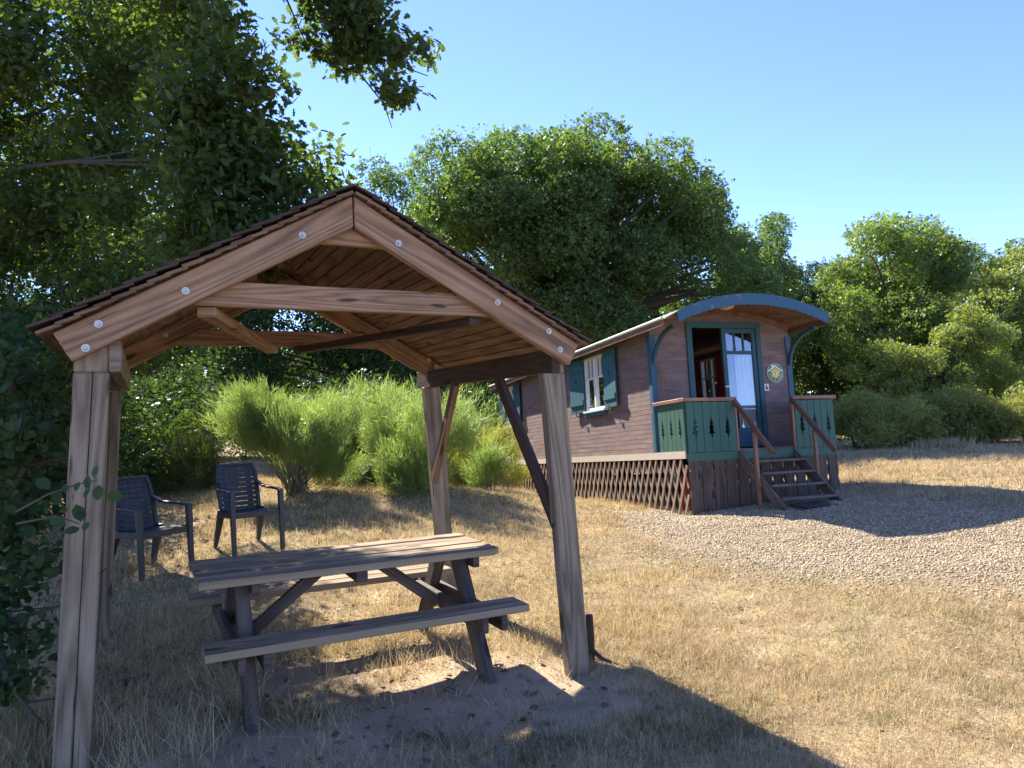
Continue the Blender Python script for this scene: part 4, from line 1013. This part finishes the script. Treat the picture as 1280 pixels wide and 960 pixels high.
# --- hedge bushes before them
rng = np.random.default_rng(13)
def bush(label, cx, cy, w, h, nl, mat, size=.10, group='bushes at the meadow edge', name='bramble_bush'):
    z = gz1(cx, cy); bl = [(cx+rng.normal()*w*.42, cy+rng.normal()*.5, z+h*rng.uniform(.15, .85), .42*h*rng.uniform(.6, 1.1)) for _ in range(22)]
    r = thing(name, label, 'bush', Matrix.Translation((cx, cy, z)), group); mb = MB()
    for b in bl[:12]: limb(mb, rng, (rng.normal()*.1, rng.normal()*.1, -.05), (b[0]-cx, b[1]-cy, b[2]-z), .03, .008, 0, 3, .08, 5)
    mb.build('stems', M['barkdark'], r)
    pos, d = scatter_blobs(rng, [(b[0]-cx, b[1]-cy, b[2]-z, b[3]) for b in bl], nl, .5); pos[:, 2] = np.abs(pos[:, 2])
    leaves('foliage', rng, pos, d, size, SPRAY, M[mat], r)
for q in [('shadowy bush just right of the balustrade', 1075, 21.5, 1.0, 1.5, 8000, 'hedge'), ('low dark bush between the shadowy bush and dry grass clump', 1125, 22, 1.1, 1.35, 8000, 'hedge'),
          ('grey green bramble bush behind the pale dry grass clump', 1175, 23, 1.3, 1.5, 9000, 'hedge'), ('broad bramble bush right of the pale dry grass clump', 1225, 22.5, 1.4, 1.55, 10000, 'hedge'), ('bramble bush cut by the right edge of the photo', 1290, 22.5, 1.6, 1.6, 9000, 'hedge')]:
    P = px(q[1], 556, q[2]); bush(q[0], P[0], q[2], q[3], q[4], q[5], q[6])
# farther hedge masses to close the view either side
def farwood():
    r2 = np.random.default_rng(14); n = 90000
    a = r2.uniform(R_(-75), R_(75), n); D = r2.uniform(46, 62, n); lump = vnoise(a*14, D*.1, 1.0, 3)
    h = 2.2+5.2*vnoise(a*9, D*.12, 1.0, 4)+2.0*lump
    z = r2.random(n)**.8*h; pos = np.stack([np.sin(a)*D, np.cos(a)*D, z], 1); pos[:, 2] += gz(pos[:, 0], pos[:, 1])
    d = norm(r2.normal(size=(n, 3)))
    V, L, C = instance(SPRAY[0], SPRAY[1], pos, *(lambda Nn: (*frames(r2, Nn), Nn))(norm(d+np.array([0, -.3, .4]))), .55*(.7+.6*r2.random(n)))
    tag(arr_mesh('far_woods', V, L, C, M['dark']), 'dim far woodland closing the meadow', 'woods', kind='stuff')
farwood()
# --- trees to the left behind the brooms
rng = np.random.default_rng(15)
bgtree('dark tree behind the shelter roof with sky showing through its thin top', [(440, 250), (455, 200), (480, 180), (500, 215), (520, 260), (560, 330), (600, 400), (620, 440), (520, 450), (440, 430), (400, 330)], 25, 1.2, .62, 45, 9000, .19, 'bigoak', 'trees behind the broom bushes', .12)
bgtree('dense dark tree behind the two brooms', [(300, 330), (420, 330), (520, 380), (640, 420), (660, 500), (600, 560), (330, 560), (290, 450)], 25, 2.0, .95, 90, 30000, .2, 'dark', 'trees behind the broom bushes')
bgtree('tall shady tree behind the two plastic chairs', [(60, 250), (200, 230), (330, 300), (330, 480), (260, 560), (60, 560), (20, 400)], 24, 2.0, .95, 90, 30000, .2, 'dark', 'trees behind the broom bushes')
bgtree('dark tree at the far left beyond the leaning hazel leaves', [(-160, 200), (40, 220), (90, 400), (60, 600), (-160, 620)], 17, 2.0, .8, 60, 20000, .16, 'dark', 'trees behind the broom bushes')
# understory right behind the chairs
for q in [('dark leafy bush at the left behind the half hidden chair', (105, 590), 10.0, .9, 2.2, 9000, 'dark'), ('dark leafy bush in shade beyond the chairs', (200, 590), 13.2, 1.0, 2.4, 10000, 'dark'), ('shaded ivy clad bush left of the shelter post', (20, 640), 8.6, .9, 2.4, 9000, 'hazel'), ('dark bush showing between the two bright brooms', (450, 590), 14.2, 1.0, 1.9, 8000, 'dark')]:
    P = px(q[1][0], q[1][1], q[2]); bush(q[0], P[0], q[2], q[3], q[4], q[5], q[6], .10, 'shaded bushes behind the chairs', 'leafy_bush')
# --- broom bushes
def broom(label, base, h, spread, nspray, per, mat, seed, group='broom bushes', wdt=.005, lenk=1.0):
    r3 = np.random.default_rng(seed); x, y = base; z = gz1(x, y); root = thing('broom_bush', label, 'bush', Matrix.Translation((x, y, z)), group)
    # lumpy dome: lobes of differing height
    lob = [(r3.uniform(-.75, .75)*spread, r3.uniform(-.75, .75)*spread, h*r3.uniform(.07, .60), r3.uniform(.34, .54)*spread) for _ in range(14)]
    k = r3.integers(0, len(lob), nspray); Lb = np.array(lob)[k]
    d = norm(r3.normal(size=(nspray, 3))); d[:, 2] = np.abs(d[:, 2])*1.3-.6; d = norm(d)
    c = Lb[:, :3]+d*Lb[:, 3:4]*np.array([1, 1, 1.0])*(.45+.6*r3.random((nspray, 1))); c[:, 2] = np.clip(c[:, 2], .07, h*.92)
    mb = MB()
    for i in range(0, nspray, 7):
        b0 = np.array([r3.normal()*.09, r3.normal()*.09, 0]); e = c[i]; md = b0+(e-b0)*.5+np.array([0, 0, -.05*h])+(e-b0)*np.array([-.12, -.12, 0])
        mb.tube([tuple(b0), tuple((b0+md)/2+r3.normal(size=3)*.02), tuple(md), tuple((md+e)/2), tuple(e)], [.009, .008, .006, .004, .002], 5)
    mb.build('stems', M['broomstem'], root)
    axis_ = norm(c*np.array([1, 1, .35])/spread*.8+np.array([0, 0, .75])+r3.normal(size=c.shape)*.28)
    A = np.repeat(axis_, per, 0); P0 = np.repeat(c, per, 0); n = len(A)
    t_ = r3.random((n, 1)); pos = P0+A*(t_*.34-.14)*lenk+r3.normal(size=(n, 3))*.05
    dr = norm(A+r3.normal(size=(n, 3))*.45+np.array([0, 0, .1])); side = norm(np.cross(dr, r3.normal(size=(n, 3)))); nn = np.cross(dr, side); ln = (.05+.12*r3.random(n))*lenk
    tm = [(-.5, 0, 0), (.5, 0, 0), (.38, .55, .08), (-.38, .55, .08), (0, 1, .18)]
    V, L, C = instance(tm, [[0, 1, 2, 3], [3, 2, 4]], pos, side, dr, nn, np.stack([np.full(n, wdt)*(.7+.8*r3.random(n)), ln, ln], 1))
    V[:, 2] = np.maximum(V[:, 2], .02)
    arr_mesh('foliage', V, L, C, M[mat], root)
P = ground_hit(370, 618); broom('large rounded yellow green broom right of the right hand chair', (P[0], P[1]), 1.95, .84, 600, 105, 'broom', 21)
P = px(530, 618, 11.2); broom('open broom showing beside the rear shelter post', (P[0], P[1]), 1.9, .92, 500, 80, 'broom', 22, wdt=.0055)
P = px(460, 600, 13.0); broom('tall pale broom rising behind the large rounded broom', (P[0], P[1]), 2.3, 1.0, 500, 75, 'broom', 23, wdt=.006, lenk=1.15)
P = px(610, 605, 12.4); broom('tiny bright broom sprig at the rear corner of the caravan', (P[0], P[1]), .95, .32, 80, 70, 'broom', 24)
P = px(590, 600, 13.6); broom('yellow broom half hidden behind the knee brace of the shelter', (P[0], P[1]), 1.8, .88, 420, 70, 'yellowbroom', 26, wdt=.006)
P = px(235, 605, 11.6); broom('dull shaded broom behind the gap between the chairs', (P[0], P[1]), 1.35, 1.0, 420, 75, 'shadebroom', 25)

# --- near oak: boughs hang in over the shelter from the left
rng = np.random.default_rng(31)
bl = []
def oakpart(poly, D, dep, r, n): 
    b = outline_blobs(rng, poly, D, dep, r, n); bl.extend(b)
oakpart([(-120, -60), (280, -60), (250, 20), (225, 110), (225, 330), (-120, 360)], 7.6, 1.4, .48, 80)
oakpart([(-120, -60), (215, -60), (225, 330), (-120, 360)], 10.6, .8, .58, 40)
oakpart([(215, -60), (285, -60), (280, 10), (320, 110), (350, 190), (420, 205), (455, 245), (440, 290), (380, 330), (215, 350)], 5.7, .5, .33, 70)
oakpart([(-120, 340), (180, 330), (300, 330), (250, 420), (130, 470), (-120, 480)], 8.0, 1.4, .45, 45)
NL_ = len(bl)
oakpart([(335, -60), (470, -60), (480, 20), (500, 60), (440, 80), (400, 90), (350, 30)], 6.3, .4, .27, 22)
oakpart([(400, 40), (500, 30), (545, 70), (548, 110), (500, 130), (440, 90)], 6.2, .3, .18, 14)
oakpart([(470, 90), (520, 100), (495, 165), (478, 150)], 6.2, .2, .11, 6)
# the rest of the crown, above and left of the picture
for b in dome(rng, -8.9, 8.4, 5.4, 3.2, 3.2, 3.4, 40, .7, -.3, .35):
    bl.append(b)
ob_ = (-8.6, 9.2)
ot = tree('oak_tree', 'spreading oak whose shaded boughs hang over the left side of the shelter', 'tree', ob_, bl, 128000, .07, 'oak', rng, .34, .42, OAKL, shell=.2, twigs=3, up=.5, rnd=.75, limb_k=.11, limbs=.03, nlimb=NL_)
bo_ = MB(); zo = np.array(ot.location)
def bough(q, r): bo_.tube([tuple(px(*p_)-zo) for p_ in q], r, 6)
bough([(-260, -420, 7.6), (60, -330, 7.0), (250, -180, 6.6), (370, -60, 6.4), (430, 30, 6.3), (480, 75, 6.2), (535, 95, 6.15)], [.07, .055, .04, .026, .015, .009, .004])
bough([(370, -60, 6.4), (400, 20, 6.3), (440, 80, 6.2), (480, 130, 6.2), (490, 160, 6.2)], [.02, .014, .009, .006, .003]); bough([(300, -120, 6.5), (350, -20, 6.4), (385, 60, 6.3)], [.02, .012, .004])
bough([(-160, -120, 8.2), (60, -10, 7.6), (160, 60, 7.0), (240, 150, 6.6), (290, 230, 6.3), (330, 290, 6.2)], [.06, .045, .034, .024, .014, .006]); bough([(160, 60, 7.0), (260, 90, 6.6), (330, 150, 6.3), (400, 220, 6.1)], [.024, .017, .011, .005])
bo_.build('bough', M['bark'], ot, smooth=True)
# --- hazel at the left edge, a twig crossing the near post
rng = np.random.default_rng(32)
hb = []
for poly, D, dep, r, n in [([(-60, 440), (60, 470), (70, 560), (60, 700), (60, 790), (20, 870), (-70, 900)], 3.7, .35, .17, 54), ([(-80, 380), (40, 420), (90, 520), (80, 620), (-80, 640)], 4.6, .4, .25, 30)]:
    hb += outline_blobs(rng, poly, D, dep, r, n)
P = px(10, 900, 3.9)
hz = tree('hazel_shrub', 'leafy hazel shrub at the left edge with a twig across the near post', 'shrub', (P[0]-.35, 3.95), hb, 9500, .048, 'hazel', rng, .03, .3, LEAF, 'barkdark', .2, twigs=2)
tw = MB(); zr_ = np.array(hz.location)
tip = [px(20, 640, 3.0), px(60, 618, 2.95), px(95, 606, 2.92), px(122, 600, 2.9)]; tip2 = [px(20, 655, 3.0), px(70, 645, 2.95), px(100, 655, 2.92)]
for q in (tip, tip2): tw.tube([tuple(np.array(p_)-zr_) for p_ in q], [.005, .004, .003, .002][:len(q)], 5)
tw.build('twig', M['barkdark'], hz)
lp_ = []
for (x_, y_) in ((48, 626), (62, 612), (74, 640), (82, 604), (92, 618), (100, 602), (104, 622), (112, 612), (124, 606), (130, 620), (118, 598), (80, 655), (92, 648), (100, 660), (110, 652), (70, 632), (60, 648), (107, 640), (95, 630)): lp_.append(px(x_, y_, 2.93+rng.normal()*.04)-zr_)
lp_ = np.array(lp_); leaves('twig_leaves', rng, lp_, np.tile([0, -1., .3], (len(lp_), 1)), .05, LEAF, M['hazel'], hz, up=.3, rnd=.4, out=1.0)

# ------------------------------------------------------------------ grass, gravel, litter
rng = np.random.default_rng(41)
BL = ([(-.5, 0, 0), (.5, 0, 0), (.3, .55, .12), (-.3, .55, .12), (0, 1, .42)], [[0, 1, 2, 3], [3, 2, 4]])
BT = ([(-.5, 0, 0), (.5, 0, 0), (0, 1, .2)], [[0, 1, 2]])
def blades(name, x, y, h, w, mat, label, lay=.7, tmpl=BT):
    n = len(x); z = gz(x, y)+near_bump(x, y)-.004
    az = rng.random(n)*2*np.pi; tl = np.clip(rng.normal(lay, .35, n), .05, 1.45)
    Y = np.stack([np.sin(tl)*np.cos(az), np.sin(tl)*np.sin(az), np.cos(tl)], 1); X = norm(np.cross(Y, rng.normal(size=(n, 3)))); Z = np.cross(X, Y)
    V, L, C = instance(tmpl[0], tmpl[1], np.stack([x, y, z], 1), X, Y, Z, np.stack([w, h, h], 1))
    return tag(arr_mesh(name, V, L, C, M[mat]), label, 'grass', kind='stuff')
def near_bump(x, y):
    nr = 1-smooth(np.hypot(x, y), 12, 20)
    return nr*((vnoise(x, y, 1.7, 1)-.5)*.035+(vnoise(x, y, 5.0, 2)-.5)*.018)
def field(n, d0, d1, pw_):
    """points across the view, thinning with distance"""
    D = d0*(d1/d0)**(rng.random(n)**pw_); a = rng.uniform(R_(-40), R_(40), n); return np.tan(a)*D, D
x, y = field(430000, 2.4, 24, .85)
gr_ = in_gravel(x, y); so2 = soil_f(x, y+(vnoise(x, y, 2.2, 5)-.5)*.6)
pk = (1-.97*smooth(gr_, -.4, .45))*(1-.93*so2)*np.clip(.35+1.1*vnoise(x, y, 2.3, 8), 0, 1)
kp = rng.random(len(x)) < pk; x, y = x[kp], y[kp]
gm_ = vnoise(x, y, .55, 11)*.6+vnoise(x, y, 2.4, 12)*.4; isg = rng.random(len(x)) < smooth(gm_, .55, .75)*.4+.02
D = np.hypot(x, y); hh = (.022+.062*rng.random(len(x))**1.6*(.4+1.1*vnoise(x, y, 1.3, 13)))*(1+.4*smooth(D, 6, 20)); ww = np.maximum(.0034, .00085*D)*(.7+.6*rng.random(len(x)))
blades('dry_grass', x[~isg], y[~isg], hh[~isg], ww[~isg], 'straw', 'short dry straw grass covering the meadow', .85)
blades('green_grass', x[isg], y[isg], hh[isg]*.9, ww[isg], 'greengrass', 'sparse green grass among the dry straw', .6)
# short clumps standing up out of the mown grass
x, y = field(26000, 2.4, 20, .9); k_ = rng.random(len(x)) < np.where(in_gravel(x, y) > -.05, 0, 1)*(1-.95*soil_f(x, y))*np.clip(vnoise(x, y, 1.6, 31)*1.6-.35, 0, 1)
x = np.repeat(x[k_], 13)+rng.normal(size=k_.sum()*13)*.03; y = np.repeat(y[k_], 13)+rng.normal(size=k_.sum()*13)*.03; D = np.hypot(x, y)
blades('grass_clumps', x, y, (.04+.075*rng.random(len(x)))*(1+.3*smooth(D, 6, 18)), np.maximum(.0032, .0008*D), 'straw', 'small standing clumps in the mown dry grass', .45)
# longer tufts
def tufts(name, spots, mat, label, hk=1.0, per=60, lay=.45, spread=.07):
    X_, Y_, H_ = [], [], []
    for (sx_, sy_, h_) in spots:
        m_ = int(per*rng.uniform(.6, 1.3)); X_.append(sx_+rng.normal(size=m_)*spread); Y_.append(sy_+rng.normal(size=m_)*spread); H_.append(h_*hk*(.4+.6*rng.random(m_)))
    X_ = np.concatenate(X_); Y_ = np.concatenate(Y_); H_ = np.concatenate(H_)
    blades(name, X_, Y_, H_, np.full(len(X_), .0034), mat, label, lay, BL)
sp_ = []
for (xx, yy, h_, k, jx, jy) in [(300, 880, .30, 5, 25, 25), (230, 935, .36, 9, 70, 25), (140, 935, .30, 8, 50, 25), (490, 830, .18, 16, 90, 35), (600, 800, .16, 12, 60, 30), (560, 850, .14, 8, 80, 25), (650, 800, .16, 10, 40, 25), (690, 815, .14, 12, 30, 15), (760, 830, .10, 10, 30, 15), (160, 820, .14, 14, 60, 40), (200, 770, .12, 14, 60, 40), (30, 900, .2, 18, 60, 60), (20, 960, .22, 16, 40, 20), (60, 850, .16, 10, 40, 20), (400, 900, .16, 10, 60, 30), (330, 800, .12, 12, 60, 30), (550, 735, .1, 12, 60, 15), (620, 890, .08, 16, 130, 30), (800, 905, .07, 26, 160, 40), (450, 960, .14, 14, 160, 20), (760, 780, .12, 26, 40, 30), (860, 820, .10, 34, 120, 50), (1050, 880, .10, 46, 200, 70), (1180, 800, .09, 40, 160, 60), (620, 760, .10, 20, 50, 20)]:
    for _ in range(k):
        P = ground_hit(xx+rng.normal()*jx*.6, min(1010, yy+rng.normal()*jy*.6)); sp_.append((P[0], P[1], h_*rng.uniform(.6, 1.2)))
tufts('tall_dry_grass', sp_, 'straw', 'long dry grass tufts round the posts and table legs', 1.0, 34, .5)
sg_ = []
for (xx, yy, h_, k, jx, jy) in [(300, 890, .16, 4, 20, 20), (400, 880, .13, 10, 50, 25), (880, 910, .07, 40, 120, 30), (700, 930, .07, 40, 180, 25), (1010, 860, .06, 12, 60, 25), (600, 940, .08, 20, 120, 20), (960, 830, .06, 14, 120, 30), (860, 850, .07, 10, 30, 14), (930, 880, .07, 8, 30, 14), (1110, 905, .06, 6, 20, 12), (880, 770, .05, 10, 40, 12), (1080, 800, .05, 14, 120, 30), (1200, 870, .05, 14, 90, 40), (30, 950, .14, 20, 60, 30), (430, 650, .08, 20, 100, 18), (660, 650, .06, 22, 90, 15), (330, 690, .06, 20, 90, 20)]:
    for _ in range(k):
        P = ground_hit(xx+rng.normal()*jx*.6, min(1010, yy+rng.normal()*jy*.6)); sg_.append((P[0], P[1], h_*rng.uniform(.6, 1.2)))
tufts('green_tufts', sg_, 'greengrass', 'low green grass tufts in the shaded foreground', 1.0, 40, .6, .06)
P = px(1172, 556, 21.0); sp2 = [(P[0]+rng.normal()*.4, P[1]-.3+rng.normal()*.4, rng.uniform(.25, .42)) for _ in range(22)]
X_ = np.concatenate([np.full(26, s[0])+rng.normal(size=26)*.15 for s in sp2]); Y_ = np.concatenate([np.full(26, s[1])+rng.normal(size=26)*.15 for s in sp2]); H_ = np.concatenate([s[2]*(.5+.5*rng.random(26)) for s in sp2])
blades('pale_grass_clump', X_, Y_, H_, np.full(len(X_), .02), 'straw', 'pale dry grass clump standing before the brambles', .25, BL)
# gravel
n = 190000; gxx = rng.uniform(1.0, 11.3, n); gyy = rng.uniform(5.6, 11.6, n)
ins = in_gravel(gxx, gyy)+(vnoise(gxx, gyy, 2.5, 6)-.5)*.5; pk = smooth(ins, -.7, .5)**1.6; kp = rng.random(n) < pk
gxx, gyy = gxx[kp], gyy[kp]; extra = 900; ex_ = rng.uniform(.2, 1.6, extra); ey_ = rng.uniform(3.2, 4.6, extra); kk = vnoise(ex_, ey_, 2.2, 20) > .55
gxx = np.concatenate([gxx, ex_[kk]]); gyy = np.concatenate([gyy, ey_[kk]])
ph = (1+5**.5)/2; ICO = np.array([(-1, ph, 0), (1, ph, 0), (-1, -ph, 0), (1, -ph, 0), (0, -1, ph), (0, 1, ph), (0, -1, -ph), (0, 1, -ph), (ph, 0, -1), (ph, 0, 1), (-ph, 0, -1), (-ph, 0, 1)])/1.9
ICF = [[0, 11, 5], [0, 5, 1], [0, 1, 7], [0, 7, 10], [0, 10, 11], [1, 5, 9], [5, 11, 4], [11, 10, 2], [10, 7, 6], [7, 1, 8], [3, 9, 4], [3, 4, 2], [3, 2, 6], [3, 6, 8], [3, 8, 9], [4, 9, 5], [2, 4, 11], [6, 2, 10], [8, 6, 7], [9, 8, 1]]
n = len(gxx); Nn = norm(rng.normal(size=(n, 3))*.35+np.array([0, 0, 1.])); X, Y = frames(rng, Nn); s = .0055+.0105*rng.random(n)**2
s[-kk.sum():] *= .55
OCT = [(1, .1, 0), (-1, 0, .1), (.1, 1, 0), (0, -1, -.1), (.1, 0, 1), (0, .1, -1)]; OCF = [[0, 2, 4], [2, 1, 4], [1, 3, 4], [3, 0, 4], [2, 0, 5], [1, 2, 5], [3, 1, 5], [0, 3, 5]]
V, L, C = instance(OCT, OCF, np.stack([gxx, gyy, gz(gxx, gyy)+near_bump(gxx, gyy)+s*.1], 1), X, Y, Nn, np.stack([s*(.8+.7*rng.random(n)), s*(.8+.5*rng.random(n)), s*(.5+.3*rng.random(n))], 1))
tag(arr_mesh('gravel', V, L, C, M['gravel']), 'pale beige gravel spread before the caravan steps', 'gravel', kind='stuff')
# dead leaves and chips
n = 900; lx = rng.normal(-.9, 1.2, n); ly = rng.normal(4.6, 1.1, n); Nn = norm(rng.normal(size=(n, 3))*.4+np.array([0, 0, 1.])); X, Y = frames(rng, Nn)
V, L, C = instance(LEAF[0], LEAF[1], np.stack([lx, ly, gz(lx, ly)+near_bump(lx, ly)+.008], 1), X, Y, Nn, .02+.035*rng.random(n))
tag(arr_mesh('leaf_litter', V, L, C, M['litter']), 'dead brown leaves scattered on the worn earth', 'dead leaves', kind='stuff')
